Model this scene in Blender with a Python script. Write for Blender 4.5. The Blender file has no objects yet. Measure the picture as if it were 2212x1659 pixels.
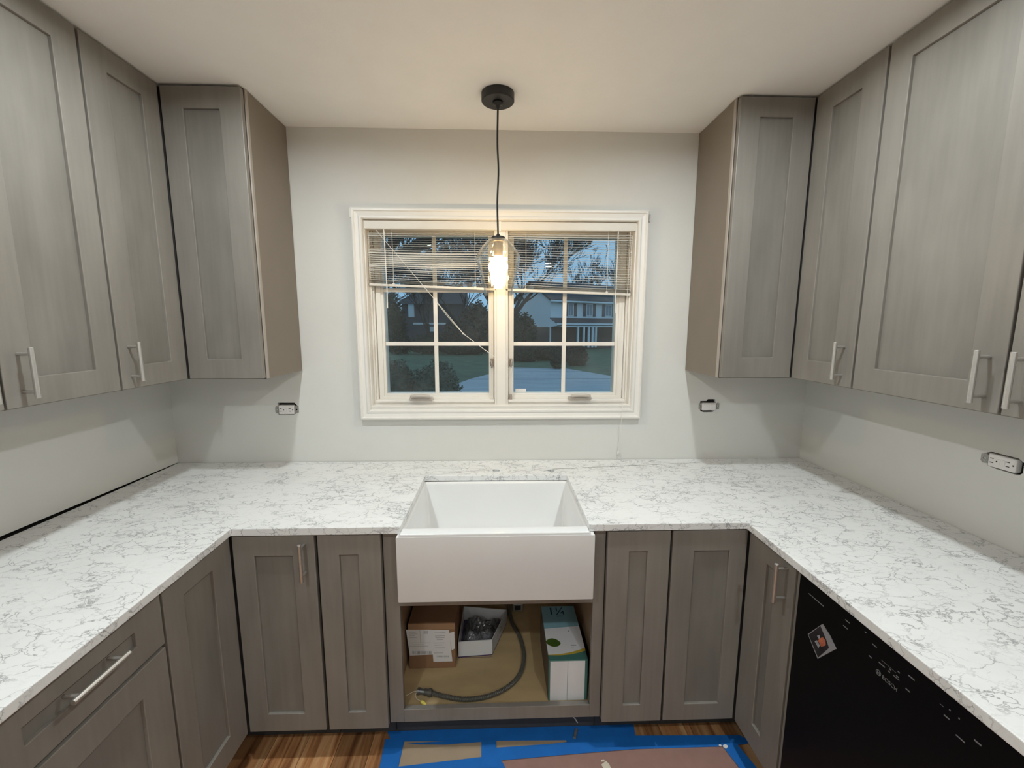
import bpy, bmesh, math, random
from mathutils import Vector, Matrix, noise
from mathutils.geometry import tessellate_polygon

# ------------------------------------------------------------------ camera
S = bpy.context.scene
COL = S.collection
CAM = Vector((0.0, -1.9689, 1.5643))
YAW, PITCH, ROLL, FPX = 0.0317, -0.1395, 0.0019, 906.15
_f = Vector((math.sin(YAW) * math.cos(PITCH), math.cos(YAW) * math.cos(PITCH), math.sin(PITCH)))
_r0 = Vector((math.cos(YAW), -math.sin(YAW), 0))
_u0 = _r0.cross(_f)
_r = _r0 * math.cos(ROLL) + _u0 * math.sin(ROLL)
_u = -_r0 * math.sin(ROLL) + _u0 * math.cos(ROLL)
cd = bpy.data.cameras.new('camera')
cd.sensor_fit = 'HORIZONTAL'
cd.sensor_width = 36.0
cd.lens = FPX / 2212.0 * 36.0
cd.clip_start = 0.02
cd.clip_end = 400
cam = bpy.data.objects.new('camera', cd)
COL.objects.link(cam)
cam.matrix_world = Matrix(((_r.x, _u.x, -_f.x, CAM.x), (_r.y, _u.y, -_f.y, CAM.y), (_r.z, _u.z, -_f.z, CAM.z), (0, 0, 0, 1)))
S.camera = cam

# ------------------------------------------------------------------ dusk sky, exposure
W = bpy.data.worlds.new('dusk_sky')
S.world = W
W.use_nodes = True
_bg = W.node_tree.nodes['Background']
_bg.inputs[0].default_value = (0.30, 0.52, 0.76, 1)
_bg.inputs[1].default_value = 1.15
S.view_settings.view_transform = 'Standard'
S.view_settings.look = 'None'
S.view_settings.exposure = 0.0
S.view_settings.gamma = 1.0
S.view_settings.use_curve_mapping = False
S.cycles.use_denoising = True
S.cycles.transparent_max_bounces = 24
S.cycles.sample_clamp_indirect = 6.0
S.cycles.max_bounces = 6
S.cycles.diffuse_bounces = 4
S.cycles.glossy_bounces = 3
S.cycles.transmission_bounces = 3
S.cycles.use_adaptive_sampling = True
S.cycles.adaptive_threshold = 0.05
S.cycles.use_light_tree = False
S.cycles.caustics_reflective = False
S.cycles.caustics_refractive = False
DOWNLIGHT = 640.0
BULB = 88.0

# ------------------------------------------------------------------ dimensions
XL, XR, H = -1.523, 1.493, 2.408
ZF = 0.04            # finished floor
ZC, TC = 0.914, 0.024  # counter top, thickness
UB = 1.354           # underside of wall cabinets
YEND = -4.9          # wall behind the photographer


def ray(px, py):
    return _f + _r * ((px - 1106) / FPX) - _u * ((py - 829.5) / FPX)


def pl(axis, val, px, py):
    w = ray(px, py)
    return CAM + w * ((val - CAM[axis]) / w[axis])


def at(px, py, Y):
    return pl(1, Y, px, py)


# ------------------------------------------------------------------ materials
MATS = {}


def srgb(r, g, b):
    def c(v):
        v /= 255.0
        return v / 12.92 if v <= 0.04045 else ((v + 0.055) / 1.055) ** 2.4
    return (c(r), c(g), c(b))


def newmat(name):
    m = bpy.data.materials.new(name)
    m.use_nodes = True
    MATS[name] = m
    nt = m.node_tree
    return m, nt, nt.nodes['Principled BSDF']


def mat(name, col, rough=0.5, metal=0.0, var=0.06, scale=8.0, stretch=(1, 1, 1), bump=0.0, bscale=60.0, spec=0.5, coat=0.0):
    m, nt, b = newmat(name)
    N, L = nt.nodes, nt.links
    tc = N.new('ShaderNodeTexCoord')
    mp = N.new('ShaderNodeMapping')
    mp.inputs['Scale'].default_value = stretch
    L.new(tc.outputs['Object'], mp.inputs['Vector'])
    nz = N.new('ShaderNodeTexNoise')
    nz.inputs['Scale'].default_value = scale
    nz.inputs['Detail'].default_value = 4
    L.new(mp.outputs[0], nz.inputs['Vector'])
    rp = N.new('ShaderNodeValToRGB')
    rp.color_ramp.elements[0].position = 0.3
    rp.color_ramp.elements[1].position = 0.7
    rp.color_ramp.elements[0].color = tuple(max(0, c * (1 - var)) for c in col) + (1,)
    rp.color_ramp.elements[1].color = tuple(min(1, c * (1 + var)) for c in col) + (1,)
    L.new(nz.outputs[0], rp.inputs[0])
    L.new(rp.outputs[0], b.inputs['Base Color'])
    b.inputs['Roughness'].default_value = rough
    b.inputs['Metallic'].default_value = metal
    b.inputs['Specular IOR Level'].default_value = spec
    b.inputs['Coat Weight'].default_value = coat
    if bump:
        n2 = N.new('ShaderNodeTexNoise')
        n2.inputs['Scale'].default_value = bscale
        n2.inputs['Detail'].default_value = 3
        L.new(mp.outputs[0], n2.inputs['Vector'])
        bp = N.new('ShaderNodeBump')
        bp.inputs['Strength'].default_value = bump
        bp.inputs['Distance'].default_value = 0.002
        L.new(n2.outputs[0], bp.inputs['Height'])
        L.new(bp.outputs[0], b.inputs['Normal'])
    return m


def emit(name, col, strength):
    m, nt, b = newmat(name)
    e = nt.nodes.new('ShaderNodeEmission')
    e.inputs[0].default_value = tuple(col) + (1,)
    e.inputs[1].default_value = strength
    nt.links.new(e.outputs[0], nt.nodes['Material Output'].inputs[0])
    return m


def glass(name, tint, f0=0.04, rough=0.0, dirt=0.0, spread=0.96, power=5.0):
    """thin clear glass: passes light straight on, mirrors by Schlick's law"""
    m, nt, b = newmat(name)
    N, L = nt.nodes, nt.links
    lw = N.new('ShaderNodeLayerWeight')
    lw.inputs[0].default_value = 0.5
    pw = N.new('ShaderNodeMath'); pw.operation = 'POWER'
    pw.inputs[1].default_value = power
    L.new(lw.outputs['Facing'], pw.inputs[0])
    ml = N.new('ShaderNodeMath'); ml.operation = 'MULTIPLY_ADD'
    ml.inputs[1].default_value = spread
    ml.inputs[2].default_value = f0
    L.new(pw.outputs[0], ml.inputs[0])
    tr = N.new('ShaderNodeBsdfTransparent')
    tr.inputs[0].default_value = tuple(tint) + (1,)
    gl = N.new('ShaderNodeBsdfGlossy')
    gl.inputs['Roughness'].default_value = rough
    mx = N.new('ShaderNodeMixShader')
    L.new(ml.outputs[0], mx.inputs[0])
    L.new(tr.outputs[0], mx.inputs[1])
    L.new(gl.outputs[0], mx.inputs[2])
    out = mx
    if dirt:
        df = N.new('ShaderNodeBsdfDiffuse')
        df.inputs[0].default_value = (0.6, 0.62, 0.62, 1)
        nz = N.new('ShaderNodeTexNoise')
        nz.inputs['Scale'].default_value = 5
        nz.inputs['Detail'].default_value = 6
        tc = N.new('ShaderNodeTexCoord')
        L.new(tc.outputs['Object'], nz.inputs['Vector'])
        rp = N.new('ShaderNodeMapRange')
        rp.inputs[1].default_value = 0.5
        rp.inputs[2].default_value = 0.8
        rp.inputs[3].default_value = 0.0
        rp.inputs[4].default_value = dirt
        L.new(nz.outputs[0], rp.inputs[0])
        m2 = N.new('ShaderNodeMixShader')
        L.new(rp.outputs[0], m2.inputs[0])
        L.new(mx.outputs[0], m2.inputs[1])
        L.new(df.outputs[0], m2.inputs[2])
        out = m2
    L.new(out.outputs[0], N['Material Output'].inputs[0])
    return m


def wood_paint(name, col, rough=0.42, grain=(26, 26, 1.6), blotch=0.16, gr=0.10):
    """grey stained maple: fine vertical grain plus wide soft blotches"""
    m, nt, b = newmat(name)
    N, L = nt.nodes, nt.links
    tc = N.new('ShaderNodeTexCoord')
    oi = N.new('ShaderNodeObjectInfo')
    ad = N.new('ShaderNodeVectorMath'); ad.operation = 'ADD'
    sc_ = N.new('ShaderNodeVectorMath'); sc_.operation = 'SCALE'
    sc_.inputs[0].default_value = (3.1, 5.7, 2.3)
    L.new(oi.outputs['Random'], sc_.inputs['Scale'])
    L.new(tc.outputs['Object'], ad.inputs[0])
    L.new(sc_.outputs[0], ad.inputs[1])
    mp = N.new('ShaderNodeMapping')
    mp.inputs['Scale'].default_value = grain
    L.new(ad.outputs[0], mp.inputs['Vector'])
    n1 = N.new('ShaderNodeTexNoise'); n1.inputs['Scale'].default_value = 3.0; n1.inputs['Detail'].default_value = 6
    L.new(mp.outputs[0], n1.inputs['Vector'])
    mp2 = N.new('ShaderNodeMapping'); mp2.inputs['Scale'].default_value = (5, 5, 1.8)
    L.new(ad.outputs[0], mp2.inputs['Vector'])
    n2 = N.new('ShaderNodeTexNoise'); n2.inputs['Scale'].default_value = 1.6; n2.inputs['Detail'].default_value = 3
    L.new(mp2.outputs[0], n2.inputs['Vector'])
    a1 = N.new('ShaderNodeMapRange'); a1.inputs[1].default_value = .25; a1.inputs[2].default_value = .75
    a1.inputs[3].default_value = 1 - gr; a1.inputs[4].default_value = 1 + gr
    L.new(n1.outputs[0], a1.inputs[0])
    a2 = N.new('ShaderNodeMapRange'); a2.inputs[1].default_value = .3; a2.inputs[2].default_value = .7
    a2.inputs[3].default_value = 1 - blotch; a2.inputs[4].default_value = 1 + blotch
    L.new(n2.outputs[0], a2.inputs[0])
    mu = N.new('ShaderNodeMath'); mu.operation = 'MULTIPLY'
    L.new(a1.outputs[0], mu.inputs[0]); L.new(a2.outputs[0], mu.inputs[1])
    vs = N.new('ShaderNodeVectorMath'); vs.operation = 'SCALE'
    vs.inputs[0].default_value = col
    L.new(mu.outputs[0], vs.inputs['Scale'])
    L.new(vs.outputs[0], b.inputs['Base Color'])
    b.inputs['Roughness'].default_value = rough
    return m


def quartz(name):
    m, nt, b = newmat(name)
    N, L = nt.nodes, nt.links
    tc = N.new('ShaderNodeTexCoord')
    mp = N.new('ShaderNodeMapping')
    mp.inputs['Scale'].default_value = (1.0, 1.6, 1.3)
    mp.inputs['Rotation'].default_value = (0, 0, 0.18)
    L.new(tc.outputs['Object'], mp.inputs['Vector'])
    nd = N.new('ShaderNodeTexNoise'); nd.inputs['Scale'].default_value = 9; nd.inputs['Detail'].default_value = 5; nd.inputs['Roughness'].default_value = .6
    L.new(mp.outputs[0], nd.inputs['Vector'])
    off = N.new('ShaderNodeVectorMath'); off.operation = 'MULTIPLY_ADD'
    off.inputs[1].default_value = (.17, .17, .17)
    L.new(nd.outputs['Color'], off.inputs[0]); L.new(mp.outputs[0], off.inputs[2])
    acc = None
    for sc_, wd, dark in ((18, .05, .72), (10, .030, .70)):
        v = N.new('ShaderNodeTexVoronoi'); v.feature = 'DISTANCE_TO_EDGE'; v.inputs['Scale'].default_value = sc_
        L.new(off.outputs[0], v.inputs['Vector'])
        mr = N.new('ShaderNodeMapRange'); mr.interpolation_type = 'SMOOTHSTEP'
        mr.inputs[1].default_value = 0; mr.inputs[2].default_value = wd; mr.inputs[3].default_value = dark; mr.inputs[4].default_value = 0
        L.new(v.outputs['Distance'], mr.inputs[0])
        ms = N.new('ShaderNodeTexNoise'); ms.inputs['Scale'].default_value = sc_ * .62; ms.inputs['Detail'].default_value = 3
        L.new(mp.outputs[0], ms.inputs['Vector'])
        m2 = N.new('ShaderNodeMapRange'); m2.inputs[1].default_value = .42; m2.inputs[2].default_value = .58; m2.inputs[3].default_value = .08; m2.inputs[4].default_value = 1
        L.new(ms.outputs[0], m2.inputs[0])
        mu = N.new('ShaderNodeMath'); mu.operation = 'MULTIPLY'
        L.new(mr.outputs[0], mu.inputs[0]); L.new(m2.outputs[0], mu.inputs[1])
        if acc is None:
            acc = mu
        else:
            mx = N.new('ShaderNodeMath'); mx.operation = 'MAXIMUM'
            L.new(acc.outputs[0], mx.inputs[0]); L.new(mu.outputs[0], mx.inputs[1]); acc = mx
    cl = N.new('ShaderNodeTexNoise'); cl.inputs['Scale'].default_value = 6; cl.inputs['Detail'].default_value = 4
    L.new(mp.outputs[0], cl.inputs['Vector'])
    c2 = N.new('ShaderNodeMapRange'); c2.inputs[1].default_value = .45; c2.inputs[2].default_value = .75; c2.inputs[3].default_value = 0; c2.inputs[4].default_value = .09
    L.new(cl.outputs[0], c2.inputs[0])
    sm = N.new('ShaderNodeMath'); sm.operation = 'ADD'; sm.use_clamp = True
    L.new(acc.outputs[0], sm.inputs[0]); L.new(c2.outputs[0], sm.inputs[1])
    mix = N.new('ShaderNodeMix'); mix.data_type = 'RGBA'
    mix.inputs[6].default_value = (.80, .80, .79, 1)
    mix.inputs[7].default_value = (.20, .20, .21, 1)
    L.new(sm.outputs[0], mix.inputs[0])
    L.new(mix.outputs[2], b.inputs['Base Color'])
    b.inputs['Roughness'].default_value = .28
    b.inputs['Specular IOR Level'].default_value = .35
    return m


def plankwood(name):
    m, nt, b = newmat(name)
    N, L = nt.nodes, nt.links
    tc = N.new('ShaderNodeTexCoord')
    oi = N.new('ShaderNodeObjectInfo')
    sc_ = N.new('ShaderNodeVectorMath'); sc_.operation = 'SCALE'; sc_.inputs[0].default_value = (31, 17, 5)
    L.new(oi.outputs['Random'], sc_.inputs['Scale'])
    ad = N.new('ShaderNodeVectorMath'); ad.operation = 'ADD'
    L.new(tc.outputs['Object'], ad.inputs[0]); L.new(sc_.outputs[0], ad.inputs[1])
    mp = N.new('ShaderNodeMapping'); mp.inputs['Scale'].default_value = (16, 1.1, 16)
    L.new(ad.outputs[0], mp.inputs['Vector'])
    n1 = N.new('ShaderNodeTexNoise'); n1.inputs['Scale'].default_value = 2.2; n1.inputs['Detail'].default_value = 7; n1.inputs['Distortion'].default_value = 1.1
    L.new(mp.outputs[0], n1.inputs['Vector'])
    rp = N.new('ShaderNodeValToRGB')
    cr = rp.color_ramp
    cr.elements[0].position = .28; cr.elements[0].color = srgb(112, 66, 38) + (1,)
    cr.elements[1].position = .72; cr.elements[1].color = srgb(222, 178, 130) + (1,)
    e = cr.elements.new(.5); e.color = srgb(186, 130, 84) + (1,)
    L.new(n1.outputs[0], rp.inputs[0])
    hv = N.new('ShaderNodeHueSaturation')
    mr = N.new('ShaderNodeMapRange'); mr.inputs[3].default_value = .62; mr.inputs[4].default_value = 1.25
    L.new(oi.outputs['Random'], mr.inputs[0])
    L.new(mr.outputs[0], hv.inputs['Value']); L.new(rp.outputs[0], hv.inputs['Color'])
    L.new(hv.outputs[0], b.inputs['Base Color'])
    b.inputs['Roughness'].default_value = .38
    return m


mat('wall_paint', (.69, .68, .645), .75, var=.012, bump=.12, bscale=240)
mat('ceiling_paint', (.90, .89, .86), .85, var=.012, bump=.15, bscale=200)
mat('trim_white', (.80, .775, .73), .38, var=.02, bump=.05)
mat('vinyl_white', (.80, .77, .72), .45, var=.02)
wood_paint('cabinet', (.228, .208, .183), blotch=.10, gr=.06)
wood_paint('cabinet_panel', (.212, .196, .173), blotch=.14, gr=.06)
mat('cabinet_side', (.215, .178, .142), .5, var=.03)
mat('cabinet_edge', (.40, .35, .30), .5, var=.06, stretch=(1, 1, .1), scale=30)
mat('cabinet_gap', (.05, .045, .042), .8)
mat('toe_board', (.055, .055, .056), .7)
mat('plywood', (.46, .335, .175), .6, var=.16, scale=4, stretch=(1, 2.5, 1))
mat('interior_wood', (.36, .245, .15), .6, var=.1, scale=5)
quartz('quartz_top')
mat('porcelain', (.80, .80, .795), .12, var=.008, spec=.5)
mat('nickel', (.66, .645, .62), .42, metal=1.0, var=.03, stretch=(1, 1, 30))
mat('black_metal', (.012, .011, .011), .45, var=.1)
mat('cord_black', (.010, .009, .010), .7)
glass('pane_glass', (.94, .965, .965), f0=.036, dirt=.035)
glass('shade_glass', (.995, .985, .955), f0=.045, spread=.8, power=2.4)
glass('base_glass', (.995, .985, .95), f0=.03, spread=.22, power=3.0)
emit('bulb_glow', (1.0, .74, .42), BULB)
emit('downlight_glow', (.925, 1.0, 1.015), DOWNLIGHT)
mat('socket_white', (.30, .25, .19), .4)
mat('blind_white', (.70, .665, .60), .42, var=.03)
mat('cord_white', (.78, .76, .72), .6)
mat('crank_taupe', (.50, .45, .40), .35, var=.04)
mat('lock_taupe', (.36, .31, .27), .4)
mat('plate_metal', (.34, .33, .31), .45, metal=.6, var=.2, scale=200)
mat('outlet_white', (.80, .77, .75), .3, var=.01)
mat('slot_black', (.01, .01, .01), .6)
mat('box_black', (.012, .011, .011), .8)
emit('led_green', (.25, 1.0, .25), 3.0)
plankwood('plank_wood')
mat('subfloor', (.03, .02, .015), .9)
mat('tape_blue', (.010, .15, .52), .55, var=.08, scale=14, bump=.25, bscale=40)
mat('kraft_paper', (.40, .30, .20), .8, var=.06, bump=.3, bscale=18)
mat('rosin_paper', (.33, .185, .15), .85, var=.07, scale=20, bump=.2, bscale=90)
mat('scrap_cream', (.72, .64, .50), .8)
mat('plaster_white', (.8, .79, .77), .8)
mat('cardboard', (.27, .145, .075), .8, var=.06, scale=6)
mat('cardboard_tape', (.34, .20, .11), .35, var=.04)
mat('label_white', (.74, .73, .72), .55, var=.02)
mat('print_black', (.02, .02, .022), .6)
mat('print_grey', (.33, .33, .34), .6)
mat('carton_white', (.72, .72, .73), .5, var=.02)
mat('carton_grey', (.50, .50, .51), .6, var=.02)
mat('carton_purple', (.07, .04, .12), .5)
mat('carton_green', (.06, .17, .145), .45, var=.05)
mat('carton_side_shaded', (.13, .10, .07), .7)  # unprinted kraft brown, with the side's shade darkened into the colour
mat('carton_blue', (.22, .40, .46), .45, var=.05)
mat('carton_ink', (.01, .03, .045), .5)
mat('leaf_print', (.05, .10, .012), .5, var=.2, scale=60)
mat('band_yellow', (.50, .36, .04), .5)
mat('bag_plastic', (.17, .17, .175), .16, var=.5, scale=30, bump=.6, bscale=70, spec=.8)
mat('conduit_grey', (.085, .08, .065), .45, var=.1)
mat('connector_steel', (.25, .26, .26), .3, metal=.8)
mat('wire_cream', (.66, .55, .42), .5)
mat('wire_nut_yellow', (.72, .60, .12), .4)
mat('washer_black', (.0035, .0035, .004), .38, var=.05, spec=.12)
mat('washer_ink', (.20, .20, .21), .5)
mat('photo_dark', (.018, .016, .02), .35, var=.6, scale=40)
mat('photo_rim', (.28, .28, .29), .4)
mat('photo_orange', (.42, .12, .06), .5, var=.5, scale=60)
mat('photo_grey', (.30, .31, .33), .5, var=.4, scale=60)
# outdoors
mat('lawn_grass', (.055, .095, .045), .9, var=.35, scale=1.2)
mat('concrete_drive', (.40, .42, .44), .85, var=.12, scale=.9, stretch=(.5, 2.2, 1))
mat('concrete_dark', (.16, .17, .18), .9, var=.2, scale=1.5)
mat('siding_white', (.80, .82, .84), .7, var=.02)
mat('brick_dark', (.085, .06, .055), .9, var=.25, scale=6)
mat('roof_dark', (.055, .05, .055), .9, var=.2, scale=5)
mat('shutter_dark', (.07, .07, .085), .7)
mat('house_window', (.20, .25, .30), .25, var=.3)
mat('bark', (.042, .034, .03), .95, var=.3, scale=3)
mat('twig', (.075, .065, .06), .95, var=.3, scale=3)
mat('leaf_dark', (.028, .040, .024), .85, var=.45, scale=5)
mat('leaf_hedge', (.075, .098, .066), .8, var=.5, scale=14)
mat('leaf_brown', (.062, .050, .036), .9, var=.4, scale=5)

# ------------------------------------------------------------------ geometry helpers
ORG = {}


class MB:
    def __init__(s):
        s.v = []; s.f = []; s.smooth = False

    def add(s, vs, fs):
        o = len(s.v)
        s.v += [tuple(v) for v in vs]
        s.f += [tuple(i + o for i in f) for f in fs]
        return s

    def box(s, x0, x1, y0, y1, z0, z1):
        x0, x1 = min(x0, x1), max(x0, x1); y0, y1 = min(y0, y1), max(y0, y1); z0, z1 = min(z0, z1), max(z0, z1)
        return s.add([(x0, y0, z0), (x1, y0, z0), (x1, y1, z0), (x0, y1, z0), (x0, y0, z1), (x1, y0, z1), (x1, y1, z1), (x0, y1, z1)],
                     [(0, 3, 2, 1), (4, 5, 6, 7), (0, 1, 5, 4), (1, 2, 6, 5), (2, 3, 7, 6), (3, 0, 4, 7)])

    def prism(s, loop, vec, holes=()):
        """closed loop of 3-D points (with holes) swept along vec"""
        loops = [[Vector(p) for p in loop]] + [[Vector(p) for p in h] for h in holes]
        vec = Vector(vec)
        flat = [p for l in loops for p in l]
        n = len(flat)
        tris = tessellate_polygon(loops)
        s_v = flat + [p + vec for p in flat]
        nrm = Vector()
        for a, b, c in tris:
            nrm += (flat[b] - flat[a]).cross(flat[c] - flat[a])
        flip = nrm.dot(vec) > 0
        fs = []
        for a, b, c in tris:
            t = (a, c, b) if flip else (a, b, c)
            fs.append(t)
            fs.append((t[2] + n, t[1] + n, t[0] + n))
        o = 0
        for l in loops:
            k = len(l)
            for i in range(k):
                j = (i + 1) % k
                fs.append((o + i, o + j, o + j + n, o + i + n))
            o += k
        return s.add(s_v, fs)

    def tube(s, pts, r, n=8, caps=True, radii=None):
        pts = [Vector(p) for p in pts]
        m = len(pts)
        base = len(s.v)
        up = None
        for i, p in enumerate(pts):
            t = (pts[min(i + 1, m - 1)] - pts[max(i - 1, 0)])
            if t.length < 1e-9:
                t = Vector((0, 0, 1))
            t.normalize()
            if up is None:
                a = Vector((0, 0, 1)) if abs(t.z) < .9 else Vector((1, 0, 0))
                up = t.cross(a).normalized()
            else:
                up = (up - t * up.dot(t))
                if up.length < 1e-6:
                    up = t.orthogonal()
                up.normalize()
            w = t.cross(up)
            rr = radii[i] if radii else r
            for k in range(n):
                a = 2 * math.pi * k / n
                s.v.append(tuple(p + up * (math.cos(a) * rr) + w * (math.sin(a) * rr)))
        for i in range(m - 1):
            for k in range(n):
                a = base + i * n + k; b_ = base + i * n + (k + 1) % n
                s.f.append((a, b_, b_ + n, a + n))
        if caps:
            s.f.append(tuple(base + k for k in range(n))[::-1])
            s.f.append(tuple(base + (m - 1) * n + k for k in range(n)))
        return s

    def lathe(s, prof, c=(0, 0, 0), n=32, close=False):
        base = len(s.v); m = len(prof)
        for r_, z in prof:
            for k in range(n):
                a = 2 * math.pi * k / n
                s.v.append((c[0] + r_ * math.cos(a), c[1] + r_ * math.sin(a), c[2] + z))
        for i in range(m if close else m - 1):
            for k in range(n):
                a = base + i * n + k; b_ = base + i * n + (k + 1) % n
                j = ((i + 1) % m) * n
                s.f.append((a, b_, base + j + (k + 1) % n, base + j + k))
        return s

    def grid(s, fn, nu, nv):
        base = len(s.v)
        for j in range(nv + 1):
            for i in range(nu + 1):
                s.v.append(tuple(fn(i / nu, j / nv)))
        for j in range(nv):
            for i in range(nu):
                a = base + j * (nu + 1) + i
                s.f.append((a, a + 1, a + nu + 2, a + nu + 1))
        return s

    def build(s, name, m, parent=None, bevel=0.0, seg=2, smooth=False, local=False, solid=0.0):
        if parent is not None:
            o = Vector((0, 0, 0)) if local else ORG[parent]
        elif s.v and not local:
            xs = [v[0] for v in s.v]; ys = [v[1] for v in s.v]; zs = [v[2] for v in s.v]
            o = Vector(((min(xs) + max(xs)) / 2, (min(ys) + max(ys)) / 2, min(zs)))
        else:
            o = Vector((0, 0, 0))
        me = bpy.data.meshes.new(name)
        me.from_pydata([(v[0] - o.x, v[1] - o.y, v[2] - o.z) for v in s.v], [], s.f)
        me.update()
        bm = bmesh.new(); bm.from_mesh(me)
        bmesh.ops.recalc_face_normals(bm, faces=bm.faces)
        bm.to_mesh(me); bm.free()
        if smooth:
            for p in me.polygons:
                p.use_smooth = True
        me.materials.append(MATS[m])
        ob = bpy.data.objects.new(name, me)
        COL.objects.link(ob)
        if parent is not None:
            ob.parent = parent
        else:
            ob.location = o
        ORG[ob] = o
        if solid:
            q = ob.modifiers.new('solid', 'SOLIDIFY'); q.thickness = solid; q.offset = 0
        if bevel:
            q = ob.modifiers.new('bevel', 'BEVEL'); q.width = bevel; q.segments = seg; q.limit_method = 'ANGLE'; q.angle_limit = math.radians(40)
        return ob


def B(name, m, x0, x1, y0, y1, z0, z1, parent=None, bevel=0.0, seg=2):
    return MB().box(x0, x1, y0, y1, z0, z1).build(name, m, parent, bevel, seg)


def thing(name, label, cat, loc, group=None, rotz=0.0):
    o = bpy.data.objects.new(name, None)
    o.empty_display_size = .05
    COL.objects.link(o)
    o.location = loc
    o.rotation_euler = (0, 0, rotz)
    ORG[o] = Vector(loc)
    return tag(o, label, cat, group)


def tag(o, label, cat=None, group=None):
    o['label'] = label
    if cat: o['category'] = cat
    if group: o['group'] = group
    return o


def struct(o, label=None):
    o['kind'] = 'structure'
    if label: o['label'] = label
    return o


def spline(pts, n=10):
    pts = [Vector(p) for p in pts]
    P = [pts[0] * 2 - pts[1]] + pts + [pts[-1] * 2 - pts[-2]]
    out = []
    for i in range(1, len(P) - 2):
        a, b, c, d = P[i - 1], P[i], P[i + 1], P[i + 2]
        for k in range(n):
            t = k / n
            out.append(.5 * ((2 * b) + (c - a) * t + (2 * a - 5 * b + 4 * c - d) * t * t + (3 * b - a - 3 * c + d) * t ** 3))
    out.append(pts[-1])
    return out


def text_mesh(body, size, depth=.0003):
    cu = bpy.data.curves.new('lettering', 'FONT')
    cu.body = body; cu.size = size; cu.extrude = depth
    cu.align_x = 'CENTER'; cu.align_y = 'CENTER'
    o = bpy.data.objects.new('lettering', cu)
    COL.objects.link(o)
    dg = bpy.context.evaluated_depsgraph_get()
    me = bpy.data.meshes.new_from_object(o.evaluated_get(dg))
    vs = [v.co.copy() for v in me.vertices]; fs = [tuple(p.vertices) for p in me.polygons]
    bpy.data.objects.remove(o); bpy.data.curves.remove(cu); bpy.data.meshes.remove(me)
    return vs, fs


def text_on(mb, body, size, org, ux, uy, sx=1.0, depth=.0003):
    """letters lying in the plane spanned by ux, uy"""
    vs, fs = text_mesh(body, size, depth)
    ux = Vector(ux).normalized(); uy = Vector(uy).normalized(); n = ux.cross(uy)
    mb.add([Vector(org) + ux * (v.x * sx) + uy * v.y + n * v.z for v in vs], fs)
    return mb


# ================================================================== ROOM SHELL
# ---- floor of individual planks
fl = struct(B('floor', 'subfloor', XL - .1, XR + .1, YEND - .1, .02, ZF - .06, ZF - .014), 'wood plank floor')
rnd = random.Random(5)
PW = .12
lens_ = [.75, 1.05, 1.4, .55]
plank_mesh = {}
for Lp in lens_:
    mb = MB().box(-PW / 2 + .0008, PW / 2 - .0008, -Lp / 2 + .0008, Lp / 2 - .0008, 0, .014)
    me = bpy.data.meshes.new('plank')
    me.from_pydata(mb.v, [], mb.f); me.update(); me.materials.append(MATS['plank_wood'])
    plank_mesh[Lp] = me
x = -.71 - PW * 6.5
row = 0
while x < XR + .02:
    y = -.50 + rnd.uniform(0, .3)
    while y > -3.4:
        Lp = rnd.choice(lens_)
        if x > XL + .06 and x < XR - .06:
            o = bpy.data.objects.new('plank', plank_mesh[Lp])
            COL.objects.link(o)
            o.parent = fl
            o.location = Vector((x, y - Lp / 2, ZF - .014)) - ORG[fl]
        y -= Lp
    x += PW
    row += 1

# ---- ceiling with holes for the recessed lights
LIGHTS = [(-.72, -.87), (.69, -.87), (-.72, -2.32), (.69, -2.32), (-.72, -3.78), (.69, -3.78)]


def circ(cx, cy, r, z, n=28):
    return [(cx + r * math.cos(2 * math.pi * k / n), cy + r * math.sin(2 * math.pi * k / n), z) for k in range(n)]


cl = MB().prism([(XL - .1, YEND - .1, H), (XR + .1, YEND - .1, H), (XR + .1, .1, H), (XL - .1, .1, H)], (0, 0, .06),
                [circ(lx, ly, .060, H) for lx, ly in LIGHTS]).build('ceiling', 'ceiling_paint')
struct(cl, 'white painted ceiling')

# ---- outlet cut-outs, read off the wall
def hole_back(off, sc_, pts):
    return [pl(1, 0, off[0] + a / sc_, off[1] + b_ / sc_) for a, b_ in pts]


H1 = hole_back((580, 850), 22.12, [(430, 440), (1245, 440), (1400, 610), (1400, 900), (1210, 1015), (490, 1015), (470, 900)])
H2 = hole_back((1490, 840), 22.12, [(505, 580), (800, 575), (865, 495), (1210, 490), (1235, 640), (1280, 720), (1200, 1010), (1150, 1030), (1100, 1115), (640, 1120), (500, 1040)])
H3y = [(-.772, 1.181), (-.785, 1.187), (-.852, 1.187), (-.866, 1.178), (-.866, 1.148), (-.856, 1.138), (-.80, 1.139), (-.778, 1.143)]
H3 = [(XR, a, b_) for a, b_ in H3y]

# window opening
WX0, WX1, WZ0, WZ1 = -.605, .632, 1.178, 2.036
win_hole = [(WX0, 0, WZ0), (WX1, 0, WZ0), (WX1, 0, WZ1), (WX0, 0, WZ1)]
# thin plasterboard skin carries the small outlet cut-outs (15 mm board in front of the studs)
wb = MB().prism([(XL - .1, 0, -.1), (XR + .1, 0, -.1), (XR + .1, 0, H + .05), (XL - .1, 0, H + .05)], (0, .016, 0), [win_hole, H1, H2])
wb.prism([(XL - .1, .06, -.1), (XR + .1, .06, -.1), (XR + .1, .06, H + .05), (XL - .1, .06, H + .05)], (0, .09, 0), [[(a, .06, c) for a, _, c in win_hole]])
wb = struct(wb.build('wall_back', 'wall_paint'), 'pale grey painted wall around the window')
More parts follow.
